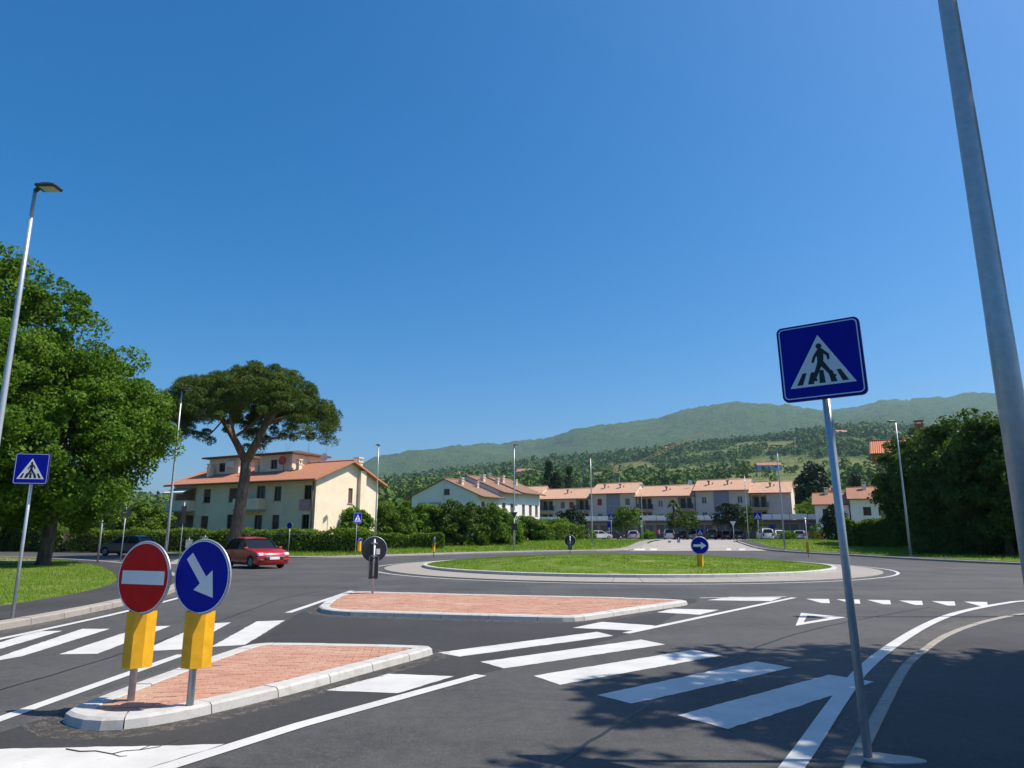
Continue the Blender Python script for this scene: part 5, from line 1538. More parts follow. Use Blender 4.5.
def crossing_sign(loc, yaw, size, zc, label, group='pedestrian crossing signs', detail=True, both=False, r=.03):
    t = empty('crossing_sign', loc, yaw, label, 'crossing sign', group)
    sign_pole(t, zc + size * (.44 if not detail else .35), r)
    s = size; y0 = -r - .02
    mb = MB(); th = .035 * (1 if s < 1 else 1.5)
    mb.prism([(a, b + zc) for a, b in rrect(s, s, s * .07)], y0 - th, y0, 'y'); pn = mb.build('panel', M_BLUE, t)
    mb = MB(); mb.prism([(a, b + zc) for a, b in rrect(s * 1.012, s * 1.012, s * .075)], y0 - th * .75, y0 + .012, 'y'); mb.build('casing', M_SBACK, pn)
    for zz in (-.3, .3):
        mb = MB(); mb.box(-r - .025, r + .025, -r - .012, r + .012, zc + zz * s - .02, zc + zz * s + .02); mb.build('clamp', M_GREYMETAL, t)
    yf = y0 - th
    # white border line
    o = rrect(s * .955, s * .955, s * .055); i_ = rrect(s * .93, s * .93, s * .048); n = len(o)
    mb = MB(); mb.add([(a, yf - .0015, b + zc) for a, b in o] + [(a, yf - .0015, b + zc) for a, b in i_], [(k, (k + 1) % n, n + (k + 1) % n, n + k) for k in range(n)]); mb.build('border', M_SWHITE, pn)
    flat([(0 * s, zc + .335 * s), (-.395 * s, zc - .335 * s), (.395 * s, zc - .335 * s)], yf - .0015).build('white_triangle', M_SWHITE, pn)
    y2 = yf - .003; mb = MB()
    S = lambda a, b: (a * s, zc + b * s)
    hd = [(S(0, .185)[0] + .036 * s * math.cos(k * .393), S(0, .185)[1] + .036 * s * math.sin(k * .393)) for k in range(16)]
    mb.add([(p[0], y2, p[1]) for p in hd], [tuple(range(16))])
    for k, (a, b, r0, r1) in enumerate((((.01, .115), (.0, -.03), .042, .036), ((-.015, .115), (-.065, .05), .02, .018), ((-.065, .05), (-.09, -.015), .018, .015), ((.035, .115), (.095, .06), .022, .018),
                         ((.095, .06), (.1, .005), .018, .015), ((-.005, -.04), (-.05, -.14), .032, .026), ((-.05, -.14), (-.095, -.25), .026, .02), ((.012, -.04), (.07, -.13), .032, .026), ((.07, -.13), (.135, -.235), .026, .02), ((-.095, -.25), (-.07, -.258), .018, .015), ((.135, -.235), (.16, -.225), .018, .014))):
        capsule(mb, S(*a), S(*b), r0 * s, r1 * s, y2 - .0002 * k)
    mb.build('pedestrian_figure', M_SBLACK, pn)
    for a, w0, w1, top in ((-.275, .075, .05, -.15), (-.14, .075, .05, -.15), (0, .075, .05, -.135), (.14, .075, .05, -.15), (.275, .075, .05, -.15)):
        ct = a * .74
        flat([S(a - w0 / 2, -.305), S(a + w0 / 2, -.305), S(ct + w1 / 2, top), S(ct - w1 / 2, top)], yf - .0022).build('black_stripe', M_SBLACK, pn)
    return t

def disc(mb, r, zc, y0, y1, n=40):
    mb.prism([(r * math.cos(2 * math.pi * k / n), zc + r * math.sin(2 * math.pi * k / n)) for k in range(n)], y0, y1, 'y')
def delineator(root, z0, z1, w=.31, y=-.10, m=None):
    """faceted hollow yellow marker clasping the pole"""
    prof = [(-w / 2, .09), (-w / 2 * .92, -.02), (-w * .22, -.10), (w * .22, -.10), (w / 2 * .92, -.02), (w / 2, .09)]
    inn = [(a * .93, b + .008) for a, b in prof]
    P = prof + inn[::-1]; n = len(P); mb = MB()
    vs = [(a, b, z0) for a, b in P] + [(a, b, z1) for a, b in P]
    fs = [(i, (i + 1) % n, n + (i + 1) % n, n + i) for i in range(n)]
    for z in (0, n):
        for i in range(5): fs.append((z + i, z + i + 1, z + n - 2 - i, z + n - 1 - i))
    mb.add(vs, fs); d = mb.build('delineator', m or M_YELLOW, root)
    mb = MB()
    for z in (z0 + .05, z1 - .05): mb.box(-w * .42, w * .42, .03, .055, z - .015, z + .015)
    mb.build('bracket', M_SBACK, d)
    return d
def round_sign(name, loc, yaw, r, zc, label, kind, zd=None, group='round signs on the islands', lean=(0, 0), pr=.03, dx=0.0):
    t = empty(name, loc, yaw, label, 'round sign', group)
    sign_pole(t, zc + r * .8, pr, lean)
    y0 = -pr - .012; n = 48; e = y0 - .028
    mb = MB(); disc(mb, r, zc, e, y0, n); pn = mb.build('disc', M_RED if kind == 'noentry' else M_BLUE, t)
    mb = MB()  # rolled aluminium rim
    mb.tube([(r * 1.0 * math.cos(2 * math.pi * k / n), (e + y0) / 2, zc + r * math.sin(2 * math.pi * k / n)) for k in range(n + 1)], [.013] * (n + 1), 6, False); mb.build('rim', M_SEDGE, pn)
    mb = MB(); disc(mb, r * .97, zc, y0 + .001, y0 + .004, n); mb.build('back_face', M_SBACK, pn)
    o = [(r * .995 * math.cos(2 * math.pi * k / n), zc + r * .995 * math.sin(2 * math.pi * k / n)) for k in range(n)]; i_ = [(a * .965, zc + (b - zc) * .965) for a, b in o]
    mb = MB(); mb.add([(a, e - .001, b) for a, b in o] + [(a, e - .001, b) for a, b in i_], [(k, (k + 1) % n, n + (k + 1) % n, n + k) for k in range(n)]); mb.build('white_edge', M_SWHITE, pn)
    if kind == 'noentry':
        flat([(-.83 * r, zc - .19 * r), (.83 * r, zc - .19 * r), (.83 * r, zc + .19 * r), (-.83 * r, zc + .19 * r)], e - .002).build('white_bar', M_SWHITE, pn)
    elif kind in ('arrow', 'arrow_right'):
        a0 = R(-49) if kind == 'arrow' else 0.0
        pts = [(-.74, -.14), (.12, -.14), (.12, -.42), (.74, 0), (.12, .42), (.12, .14), (-.74, .14)]
        flat([(r * (a * math.cos(a0) - b * math.sin(a0)), zc + r * (a * math.sin(a0) + b * math.cos(a0))) for a, b in pts], e - .002).build('white_arrow', M_SWHITE, pn)
    for zz in (-.5, .5):
        mb = MB(); mb.box(-.09, .09, -pr - .008, -pr + .004, zc + zz * r - .02, zc + zz * r + .02); mb.box(-pr - .015, pr + .015, -pr + .004, pr + .008, zc + zz * r - .016, zc + zz * r + .016); mb.build('clamp', M_GREYMETAL, t)
    pn.location.x = dx
    if zd: delineator(t, zd[0], zd[1], .265)
    return t

# near crossing sign on the right
bx, by = px(868.5, 762); _, _, zc = pt(824, 361, by)
crossing_sign((bx, by, 0.026), R(-33), 0.655, zc - .026, 'large crossing sign standing on the near right pavement', r=.033).rotation_euler[1] = R(-1.1)
mb = MB(); mb.prism([(p.x, p.y) for p in chaikin([(bx - .08, by - .1), (bx + .12, by - .16), (bx + .42, by - .12), (bx + .36, by + .0), (bx + .22, by + .05), (bx + .12, by + .13), (bx - .05, by + .09)], 2, True)], 0.0, 0.036)
tag(mb.build('pole_footing', M_CONC), 'rough concrete footing round the pole of the near crossing sign', 'footing')
# left crossing sign
bx, by = px(12, 619, .12); _, _, zc = pt(29, 469, by)
crossing_sign((bx, by, 0.12), R(13), 0.60, zc - .12, 'small-looking crossing sign on the left pavement before the leafy trees')
# far crossing signs
for u, v, Y, sz, yaw, lab in ((611, 517, 84, .68, -5, 'far crossing sign left of the round lime-topped tree'), (757.5, 516, 70, .75, -18, 'far crossing sign in front of the two close dark trees'),
                              (700, 532.5, 66, .65, -8, 'far crossing sign half hidden by the arrow sign of the roundabout'), (357, 518, 52, .75, 52, 'crossing sign seen nearly edge-on before the cream gable')):
    x, _, zc = pt(u, v, Y); zb = zg(Y) + .1
    crossing_sign((x, Y, zb), R(yaw), sz, zc - zb, lab, detail=False)

# the two round signs on the near island
for (u, v), (us, vs_), kind, nm, lab, zd, ln in (((131, 698), (145, 577), 'noentry', 'no_entry_sign', 'red no-entry sign above a yellow marker on the near island', (.42, 1.13), 0),
                                         ((190, 703), (202, 576), 'arrow', 'keep_right_sign', 'blue sign with white diagonal arrow above a yellow marker on the near island', (.42, 1.13), 0)):
    x, y = px(u, v, .122); _, _, zc = pt(us, vs_, y); _, _, zt = pt(us, 608, y); _, _, zb = pt(us, 667, y)
    round_sign(nm, (x, y, .12), R(-22), 0.345, zc - .12, lab, kind, (zb - .12, zt - .15), pr=.034, dx=.075)
# arrow sign on the roundabout, sign backs on the islands
x, y = px(701, 571, .15); _, _, zc = pt(700, 545.5, y); _, _, zt = pt(700, 553.5, y); _, _, zb = pt(700, 568, y)
round_sign('arrow_sign', (x, y, .17), R(-8), .36, zc - .17, 'blue sign with white horizontal arrow on the near edge of the roundabout', 'arrow_right', (zb - .17, zt - .17))
x, y = px(372.5, 592.5, .12); _, _, zc = pt(374, 549.5, y)
t = round_sign('keep_right_sign', (x, y, .12), R(192), .34, zc - .12, 'black back of a round sign at the left end of the long island', 'arrow')
delineator(t, .35, .95, .27, m=M_YBACK)
mb = MB(); mb.box(-.16, -.06, -.02, -.016, zc - .12 - .13, zc - .12 + .02); mb.build('sticker', M_SWHITE, t)
x, _, zc = pt(570, 540.5, 45.5)
t = round_sign('arrow_sign', (x, 45.5, .3), R(172), .34, zc - .3, 'black back of a round sign on the far side of the roundabout', 'arrow_right'); delineator(t, .35, .95, .27, m=M_YBACK)
x, y = px(433.5, 557.5); _, _, zc = pt(433.5, 541.5, y)
t = round_sign('keep_right_sign', (x, y, .06), R(97), .34, zc - .06, 'round sign seen edge-on with a yellow marker, left of the roundabout', 'arrow'); delineator(t, .35, .95, .27)
x, y = px(808.5, 557.5); _, _, zc = pt(807, 522, y)
t = round_sign('keep_right_sign', (x, y, .03), R(-113), .34, zc, 'edge-on round sign above a yellow marker on the right of the roundabout', 'arrow')
delineator(t, .3, 1.05, .36)
x, _, zc = pt(290, 525.5, 58); round_sign('blue_disc_sign', (x, 58, .1), R(-15), .26, zc - .1, 'plain blue round sign before the clipped hedge, right of the red car', 'plain', group='round signs by the hedge')
x, y = px(357.8, 556); t = round_sign('keep_right_sign', (x + .1, y, .1), R(60), .2, 1.0, 'yellow marker at the foot of the edge-on crossing sign', 'plain'); delineator(t, .25, 1.0, .34)

def post_sign(name, label, loc, yaw, h, boards, cat='sign', r=.03):
    t = empty(name, loc, yaw, label, cat)
    sign_pole(t, h, r)
    for (w, hh, zc, mf, shape) in boards:
        poly = rrect(w, hh, min(w, hh) * .08) if shape == 'rect' else [(w / 2 * math.cos(k * .2618), w / 2 * math.sin(k * .2618)) for k in range(24)] if shape == 'disc' else [(-w / 2, hh / 2), (0, -hh / 2), (w / 2, hh / 2)]
        mb = MB(); mb.prism([(a, b + zc) for a, b in poly], -r - .03, -r - .005, 'y'); bd = mb.build('board', mf, t)
        mb = MB(); mb.prism([(a * .94, b * .94 + zc) for a, b in poly], -r - .034, -r - .0305, 'y'); mb.build('board_face', mf, bd)
    return t
post_sign('give_way_sign', 'black backs of a triangular and a square sign on the post by the white house', (0.2, 63.85, 0.2), R(5), 3.5, [(.62, .58, 3.05, M_SBACK, 'tri'), (.5, .6, 2.05, M_SBACK, 'rect'), (.25, .3, 1.35, M_GREYMETAL, 'rect')])
x, _, z = pt(184, 510, 45); post_sign('direction_sign', 'tall sign post with a dark narrow board behind the red no-entry sign', (x, 45, .1), R(20), z - .1 + .5, [(.3, 1.1, z - .4, M_SBACK, 'rect')])
x, _, z = pt(189, 543, 42); post_sign('mirror_sign', 'grey sign back just above the left of the blue arrow disc', (x, 42, .05), R(20), z + .2, [(.36, .5, z - .1, M_GREYMETAL, 'rect')])
x, _, z = pt(205, 540, 42); post_sign('mirror_sign', 'grey sign back peeping over the top of the blue arrow disc', (x, 42, .05), R(10), z + .2, [(.32, .5, z - .1, M_GREYMETAL, 'rect')])
x, y = px(97.5, 561, .2); post_sign('sign_post', 'thick pale post on the left lawn before the dark blue car', (x, y, .15), R(30), 3.2, [(.6, .6, 2.9, M_SBACK, 'rect')], r=.05)
x, y = px(120.5, 560, .2); post_sign('sign_post', 'thin pale post on the left lawn before the dark blue car', (x, y, .15), R(30), 3.0, [(.5, .5, 2.7, M_SBACK, 'rect')], r=.03)
x, _, z = pt(669.5, 543, 88); post_sign('bollard_sign', 'left of two small sign backs on the far road before the car park', (x, 88, zg(88)), 0, z - zg(88) + .5, [(.36, .55, z - zg(88), M_GREYMETAL, 'rect')], r=.025)
x, _, z = pt(678.5, 542, 88); post_sign('bollard_sign', 'right of two small sign backs on the far road before the car park', (x, 88, zg(88)), 0, z - zg(88) + .5, [(.36, .55, z - zg(88), M_GREYMETAL, 'rect')], r=.025)
x, _, z = pt(733, 524, 86); post_sign('give_way_sign', 'pale triangular sign before the left of the two close dark trees', (x, 86, zg(86)), R(-5), z - zg(86) + .3, [(.7, .65, z - zg(86), M_SWHITE, 'tri')])
x, _, z = pt(609, 525, 100); post_sign('blue_board_sign', 'small blue board below the far crossing sign by the car park', (x, 100, zg(100)), R(-5), z - zg(100) + .3, [(.5, .7, z - zg(100), M_BLUE, 'rect')])
x, _, z = pt(641, 520, 108); post_sign('notice_sign', 'pale post with small notice between round tree and palm', (x, 108, zg(108)), R(-5), z - zg(108) + .6, [(.35, .4, z - zg(108) + .2, M_SBACK, 'rect'), (.25, .3, z - zg(108) - .9, M_SWHITE, 'rect')])
x, _, z = pt(772, 527, 112); post_sign('blue_board_sign', 'small blue parking board above the white cars', (x, 112, zg(112)), R(-5), z - zg(112) + .3, [(.6, .6, z - zg(112), M_BLUE, 'rect')])

# ================================================================ VEHICLES
def car_paint(name, c):
    return mat('car_paint_' + name, c, 0.35, 0.0, var=0.0, coat=0.6)
def make_car(label, loc, yaw, paint, L=3.85, W=1.72, H=1.5, shape='hatch', group=None, blackout=False):
    """nose towards local +X; wheels on z = 0"""
    t = empty('car' if group is None else 'parked_car', loc, yaw, label, 'car', group)
    h = L / 2; wr = 0.305; xf, xr = h - .78, -h + .66
    def arch(xc, n=9, r=wr + .055): return [(xc + r * math.cos(math.pi * k / n), .30 + r * math.sin(math.pi * k / n)) for k in range(n + 1)]
    belt = .60 * H
    hood = .615 * H if shape != 'suv' else .64 * H
    tail = {'hatch': [(-h + .12, belt + .03), (-h + .02, .62), (-h, .5), (-h + .04, .28)], 'suv': [(-h + .1, belt + .05), (-h + .02, .7), (-h, .55), (-h + .04, .32)],
            'sedan': [(-h + .85, belt + .05), (-h + .1, belt + .02), (-h, .62), (-h + .04, .28)], 'van': [(-h + .06, belt + .05), (-h, .6), (-h + .03, .3)]}[shape]
    xA = h - 1.15 if shape != 'van' else h - .7   # base of windscreen
    prof = [(h - .08, .2), (h - .01, .30), (h, .44), (h - .01, .6), (h - .06, .72), (h - .17, .80), (h - .4, .87 * hood / .92), (h - .75, .93 * hood / .92), (xA, hood + .05)] + tail + [(xr - wr - .06, .2)]
    low = arch(xr)[::-1] + arch(xf)[::-1]
    poly = prof + low
    cx_ = 0; cz = .5
    mb = MB(); ysec = [(-.5, .90, .03), (-.485, .965, .012), (-.44, 1.0, 0), (-.2, 1.006, -.012), (0, 1.008, -.018), (.2, 1.006, -.012), (.44, 1.0, 0), (.485, .965, .012), (.5, .90, .03)]
    n = len(poly); vs = []
    for yy, k, ins in ysec:
        # nose and tail wrap round in plan; edges roll in
        for i, (x, z) in enumerate(poly):
            wrap = (abs(yy) / .5) ** 4 * .16
            xx = x * (1 - .012 * (1 - k) * 4) - math.copysign(wrap * max(0, (abs(x) - h + .5) / .5), x) if abs(x) > h - .5 else x
            zz = z if i >= len(prof) else cz + (z - cz) * (1 - (1 - k) * .55)
            vs.append((xx, yy * W, zz))
    fs = []
    for j in range(len(ysec) - 1):
        for i in range(n): fs.append((j * n + i, j * n + (i + 1) % n, (j + 1) * n + (i + 1) % n, (j + 1) * n + i))
    mb.add(vs, fs, False); mb.f += [tuple(range(n)), tuple((len(ysec) - 1) * n + i for i in range(n))[::-1]]; mb.sm += [False, False]
    body = mb.build('body', paint, t)
    body.data.polygons.foreach_set('use_smooth', [True] * len(body.data.polygons)); body.data.set_sharp_from_angle(angle=R(32))
    # greenhouse
    xB = {'hatch': -h + .22, 'suv': -h + .14, 'sedan': -h + .62, 'van': -h + .08}[shape]
    rx0 = xA - .72 if shape != 'van' else xA - .45; rx1 = {'hatch': xB + .42, 'suv': xB + .3, 'sedan': xB + .75, 'van': xB + .12}[shape]
    wb, wt = W * .475, W * .385; zb, zt = belt - .02, H - .05
    def gh(x0, x1, r0, r1, w0, w1, z0, z1): return [(x0, -w0, z0), (x1, -w0, z0), (x1, w0, z0), (x0, w0, z0), (r0, -w1, z1), (r1, -w1, z1), (r1, w1, z1), (r0, w1, z1)]
    bxf = [(0, 3, 2, 1), (4, 5, 6, 7), (0, 1, 5, 4), (1, 2, 6, 5), (2, 3, 7, 6), (3, 0, 4, 7)]
    mb = MB(); mb.add(gh(xB, xA, rx1, rx0, wb, wt, zb, zt), bxf); mb.build('windows', M_GLASS, t)
    mb = MB(); nn = 7; vs = []; fs = []
    for i in range(nn + 1):
        f = i / nn; x = rx1 - .05 + (rx0 - rx1 + .1) * f; crown = .085 * math.sin(math.pi * min(1, f * 1.1) ** .8) if f < .95 else 0
        for j in range(7):
            g_ = j / 6 * 2 - 1; vs.append((x, g_ * (wt + .015), zt - .012 + crown + .035 * (1 - g_ * g_)))
    for i in range(nn):
        for j in range(6): fs.append((i * 7 + j, i * 7 + j + 1, (i + 1) * 7 + j + 1, (i + 1) * 7 + j))
    mb.add(vs, fs, True); mb.add([(v[0], v[1], v[2] - .06) for v in vs], [f[::-1] for f in fs]); mb.build('roof', paint, t)
    mb = MB()
    for sy in (-1, 1):
        P = lambda x, z: (x, sy * (wb + .006 + (wt - wb) * (z - zb) / (zt - zb)), z)
        mb.tube([P(xA + .02, zb), P(rx0 + .0, zt + .0)], [.045, .04], 6); mb.tube([P(xB - .01, zb), P(rx1 - .02, zt)], [.09, .06], 6)
        xm = (xA + xB) / 2 - .08; mb.tube([P(xm, zb), P(xm - .06, zt)], [.04, .035], 6)
        if shape in ('suv', 'van', 'sedan'): mb.tube([P(xB + .6, zb), P(max(rx1 + .1, xB + .62), zt)], [.04, .04], 6)
        mb.tube([P(rx0, zt), P(rx1, zt)], [.035, .035], 6)
    mb.build('pillars', M_GLASS if blackout else paint, t)
    for sx in (xf, xr):
        for sy in (-1, 1):
            w = empty('wheel', (sx, sy * (W / 2 - .11), wr), 0, parent=t)
            mb = MB(); n = 20
            prof_w = [(.60, -.09), (.93, -.1), (1.0, -.06), (1.0, .06), (.93, .1), (.60, .09)]
            vs = []; 
            for k in range(n):
                a = 2 * math.pi * k / n
                for q, yy in prof_w: vs.append((wr * q * math.cos(a), yy, wr * q * math.sin(a)))
            m_ = len(prof_w); fs = [(k * m_ + i, ((k + 1) % n) * m_ + i, ((k + 1) % n) * m_ + i + 1, k * m_ + i + 1) for k in range(n) for i in range(m_ - 1)]
            mb.add(vs, fs, True); mb.build('tyre', M_TYRE, w)
            mb = MB(); yo = sy * .085
            mb.tube([(wr * .6 * math.cos(2 * math.pi * k / n), yo, wr * .6 * math.sin(2 * math.pi * k / n)) for k in range(n + 1)], [.02] * (n + 1), 6, False)
            for k in range(5):
                a = 2 * math.pi * k / 5 + .3; mb.tube([(0, yo * 1.0, 0), (wr * .6 * math.cos(a), yo, wr * .6 * math.sin(a))], [.045, .03], 5)
            mb.sphere((0, yo, 0), (.06, .03, .06)); mb.build('rim', M_RIM, w)
            mb = MB(); mb.prism([(wr * .6 * math.cos(2 * math.pi * k / n), wr * .6 * math.sin(2 * math.pi * k / n)) for k in range(n)], yo - sy * .03 - .004, yo - sy * .03 + .004, 'y'); mb.build('brake_disc', M_PLASTIC, w)
    for sy in (-1, 1):
        mb = MB(); mb.cbox(xA - .12, xA + .04, sy * (W / 2 + .05) - .09, sy * (W / 2 + .05) + .09, belt + .02, belt + .15, .03); mb.tube([(xA - .02, sy * (W / 2 - .06), belt + .03), (xA - .02, sy * (W / 2 + .02), belt + .06)], [.025, .025], 6); mb.build('mirror', paint, t)
        mb = MB(); mb.cbox(h - .42, h - .075, sy * W * .39 - .15, sy * W * .39 + .15, .60, .76, .04); mb.build('headlight', M_HEADL, t)
        mb = MB(); mb.cbox(-h + .01, -h + .2, sy * W * .41 - .12, sy * W * .41 + .12, .66, belt + .0, .03); mb.build('tail_light', M_TAIL, t)
        mb = MB(); mb.cbox(h - .2, h - .03, sy * W * .36 - .12, sy * W * .36 + .12, .34, .46, .03); mb.build('fog_lamp', M_PLASTIC, t)
    mb = MB(); mb.cbox(h - .1, h + .012, -.48, .48, .42, .60, .03); g_ = mb.build('grille', M_PLASTIC, t)
    mb = MB(); mb.cbox(h - .03, h + .02, -.5, .5, .56, .585, .008); mb.build('chrome_strip', M_CHROME, g_)
    mb = MB(); mb.cbox(h, h + .025, -.26, .26, .44, .55, .006); mb.build('number_plate', M_SWHITE, t)
    mb = MB(); mb.cbox(-h - .02, -h + .01, -.26, .26, .52, .63, .006); mb.build('number_plate', M_SWHITE, t)
    mb = MB(); mb.cbox(-h + .3, h - .3, -W * .44, W * .44, .17, .3, .03); mb.build('underbody', M_PLASTIC, t)
    return t
cx_, cy_ = px(262, 565.5)
make_car('red hatchback driving out of the left branch towards the roundabout', (cx_ + .45, cy_ - 2.3, 0), R(-43), car_paint('red', (0.40, 0.004, 0.006)), shape='hatch', L=3.78, W=1.72, H=1.46, blackout=True)
cx_, cy_ = px(121, 556)
make_car('dark blue car parked in the street behind the left lawn', (cx_, cy_ + .8, 0.02), R(168), car_paint('navy', (0.02, 0.03, 0.06)), shape='hatch', L=4.1, H=1.46, group='parked cars')
G_CAR = 'parked cars'
for u, Y, yaw, col, sh, lab in (
        (573, 128, 20, ('plum', (0.08, 0.03, 0.04)), 'hatch', 'dark plum car at the left end of the car park'),
        (600, 126, 15, ('white', (0.7, 0.7, 0.7)), 'hatch', 'white car in the car park just right of the far lamp post'),
        (612, 127, 10, ('black', (0.02, 0.02, 0.022)), 'sedan', 'black car beneath the far crossing sign at the car park'),
        (634, 128, 75, ('silver', (0.35, 0.36, 0.38)), 'hatch', 'silver car right of the round lime-topped tree'),
        (669, 124, 80, ('white', (0.7, 0.7, 0.7)), 'van', 'white van-like car standing below the palm'),
        (683, 126, 70, ('black', (0.02, 0.02, 0.022)), 'sedan', 'black car right of the white van below the dark bushy tree'),
        (694, 124, 60, ('slate', (0.12, 0.15, 0.20)), 'sedan', 'slate blue car parked behind the roundabout arrow sign'),
        (711, 123, 80, ('black', (0.02, 0.02, 0.022)), 'suv', 'black tall car right of the roundabout arrow sign'),
        (723, 122, 95, ('maroon', (0.10, 0.015, 0.02)), 'hatch', 'maroon car between the arrow sign and the two close dark trees'),
        (735, 121, 92, ('black', (0.02, 0.02, 0.022)), 'hatch', 'black car below the two close dark trees'),
        (765, 112, 84, ('white', (0.7, 0.7, 0.7)), 'suv', 'white tall car parked left of the two white cars on the right'),
        (779, 114, 84, ('white', (0.7, 0.7, 0.7)), 'sedan', 'low white car parked right of the white tall car'),
        (801, 121, 60, ('silver', (0.35, 0.36, 0.38)), 'hatch', 'silver car half behind the edge-on sign at the right')):
    x, _, _ = pt(u, 536, Y); make_car(lab, (x, Y, zg(Y) + .015), R(yaw), car_paint(*col), shape=sh, L=4.2, H=1.72 if sh in ('suv', 'van') else 1.48, group=G_CAR)
# red waste skip at the right
x, _, _ = pt(817, 534, 118); t = empty('waste_skip', (x, 118, zg(118)), R(-10), 'red open waste container left of the near sign pole', 'container')
mb = MB(); mb.prism([(-1.0, .15), (1.0, .15), (1.35, 1.3), (-1.35, 1.3)], -.8, .8, 'y'); mb.build('bin', M_RED, t)
mb = MB()
for yy in (-.8, .8): mb.box(-1.4, 1.4, yy - .05, yy + .05, 1.3, 1.38)
for xx in (-1.35, 1.35): mb.box(xx - .05, xx + .05, -.75, .75, 1.302, 1.378)
mb.build('top_rail', M_RED, t)
for xx in (-.8, .8):
    mb = MB(); mb.box(xx - .08, xx + .08, -.7, .7, 0, .15); mb.build('skid', M_DARKMETAL, t)
# low shrubs by the car park
for i, (u, vt, Y, rx, m, lab) in enumerate(((587, 528, 116, 1.5, M_LEAF_M, 'low clipped bush between the parked cars left of the lamp post'), (648, 529, 118, 1.1, M_LEAF, 'small green bush below the thin lamp post by the car park'),
        (769, 524, 124, 2.4, M_LEAF_M, 'low bush behind the white tall car'), (787, 530, 112, 1.6, M_LEAF, 'small bright bush right of the low white car'), (822, 522, 108, 2.0, M_LEAF, 'bright bush left of the dark column cypress'))):
    X, _, zt = pt(u, vt, Y); h = zt - zg(Y); shrub('shrub', lab, 'shrub', (X, Y, zg(Y)), (rx, rx, h * .6), 30, .4, 60, .25, m, 120 + i, 'bushes by the car park')

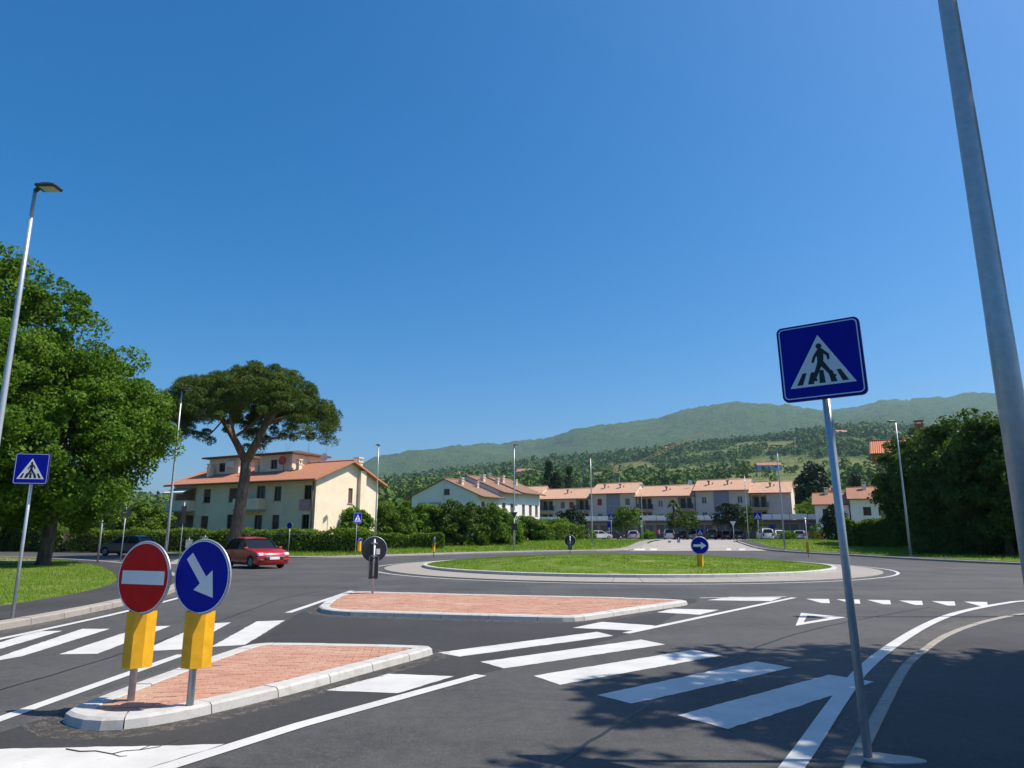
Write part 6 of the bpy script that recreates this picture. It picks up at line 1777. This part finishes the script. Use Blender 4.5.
# --- a person by the parked cars
def person(loc, yaw):
    t = empty('person', loc, yaw, 'person in a pink-red top and dark trousers walking by the parked cars', 'person')
    J = {'pel': (0, 0, .95), 'chest': (0, -.02, 1.28), 'neck': (0, -.01, 1.48), 'head': (0, -.03, 1.62), 'top': (0, -.02, 1.72),
         'lsh': (.18, -.01, 1.42), 'lel': (.24, .05, 1.15), 'lwr': (.24, -.08, .93), 'lha': (.24, -.12, .84), 'rsh': (-.18, -.01, 1.42), 'rel': (-.24, .0, 1.14), 'rwr': (-.23, -.14, .95), 'rha': (-.22, -.19, .87),
         'lhi': (.1, 0, .9), 'lkn': (.11, -.1, .5), 'lan': (.11, -.02, .09), 'lto': (.11, -.16, .04), 'rhi': (-.1, 0, .9), 'rkn': (-.11, .03, .5), 'ran': (-.11, .16, .1), 'rto': (-.11, .04, .04)}
    RAD = {'pel': .15, 'chest': .16, 'neck': .055, 'head': .10, 'top': .08, 'lsh': .075, 'rsh': .075, 'lel': .048, 'rel': .048, 'lwr': .034, 'rwr': .034, 'lha': .036, 'rha': .036, 'lhi': .1, 'rhi': .1, 'lkn': .065, 'rkn': .065, 'lan': .045, 'ran': .045, 'lto': .04, 'rto': .04}
    E_ = [('pel', 'chest'), ('chest', 'neck'), ('neck', 'head'), ('head', 'top'), ('chest', 'lsh'), ('lsh', 'lel'), ('lel', 'lwr'), ('lwr', 'lha'), ('chest', 'rsh'), ('rsh', 'rel'), ('rel', 'rwr'), ('rwr', 'rha'), ('pel', 'lhi'), ('lhi', 'lkn'), ('lkn', 'lan'), ('lan', 'lto'), ('pel', 'rhi'), ('rhi', 'rkn'), ('rkn', 'ran'), ('ran', 'rto')]
    K = list(J); me = bpy.data.meshes.new('body'); me.from_pydata([J[k] for k in K], [(K.index(a), K.index(b)) for a, b in E_], [])
    o = link(bpy.data.objects.new('body', me), t)
    sm = o.modifiers.new('skin', 'SKIN'); sm.use_smooth_shade = True
    sk = me.skin_vertices[0].data if me.skin_vertices else None
    if sk is None:
        bm = bmesh.new(); bm.from_mesh(me); bm.verts.layers.skin.verify(); bm.to_mesh(me); bm.free(); sk = me.skin_vertices[0].data
    for i, k in enumerate(K): sk[i].radius = (RAD[k], RAD[k]); sk[i].use_root = (k == 'pel')
    o.modifiers.new('sub', 'SUBSURF').levels = 1
    tt = NT('person_clothes'); ob = tt.node('ShaderNodeTexCoord').outputs['Object']; sp = tt.node('ShaderNodeSeparateXYZ'); tt.link(ob, sp.inputs[0])
    mr = tt.math('DIVIDE', sp.outputs[2], 1.8)
    c = tt.ramp(mr, [(0.0, (.03, .03, .035)), (.52, (.03, .03, .04)), (.53, (.55, .06, .12)), (.82, (.55, .06, .12)), (.83, (.45, .26, .18))]); tt.n[-1] if False else None
    for nn_ in tt.n:
        if nn_.type == 'VALTORGB': nn_.color_ramp.interpolation = 'CONSTANT'
    tt.col(c); tt.b.inputs['Roughness'].default_value = .85; me.materials.append(tt.m)
    mb = MB(); mb.sphere((0, .01, 1.69), (.105, .115, .09), 12, 8); mb.build('hair', M_PLASTIC, t)
x, _, _ = pt(659, 538, 118); person((x, 118, zg(118) + .015), R(30))

# --- a dry twig lying on the painted nose before the near island
mb = MB(); P = lambda u, v: (*px(u, v), 0.02)
P = lambda u, v: (*px(u, v), 0.009)
mb.tube([P(66, 750), P(80, 752.5), P(96, 752), P(112, 755), P(124, 752), P(139, 751), P(150, 746.5)], [.005, .005, .004, .004, .003, .003, .002], 5)
mb.tube([P(112, 755), P(120, 757.5), P(127, 757)], [.003, .003, .002], 5); mb.tube([P(139, 751), P(158, 748), P(172, 742.5), P(186, 739)], [.003, .003, .002, .0015], 5)
tag(mb.build('dry_twig', M_BARK), 'thin dry twig lying on the painted nose before the near island', 'twig')

# ================================================================ AIR
mb = MB(); mb.box(-11000, 11000, -300, 6500, -3, 900)
haze = mb.build('haze', None); tag(haze, 'thin summer haze fading the hills', 'haze', kind='stuff')
hm = bpy.data.materials.new('haze_air'); hm.use_nodes = True; hn = hm.node_tree
hn.nodes.remove(hn.nodes['Principled BSDF'])
pv = hn.nodes.new('ShaderNodeVolumePrincipled'); pv.inputs['Color'].default_value = (0.52, 0.77, 1.0, 1); pv.inputs['Density'].default_value = 0.00007; pv.inputs['Anisotropy'].default_value = 0.2
hn.links.new(pv.outputs[0], hn.nodes['Material Output'].inputs['Volume'])
haze.data.materials.append(hm)
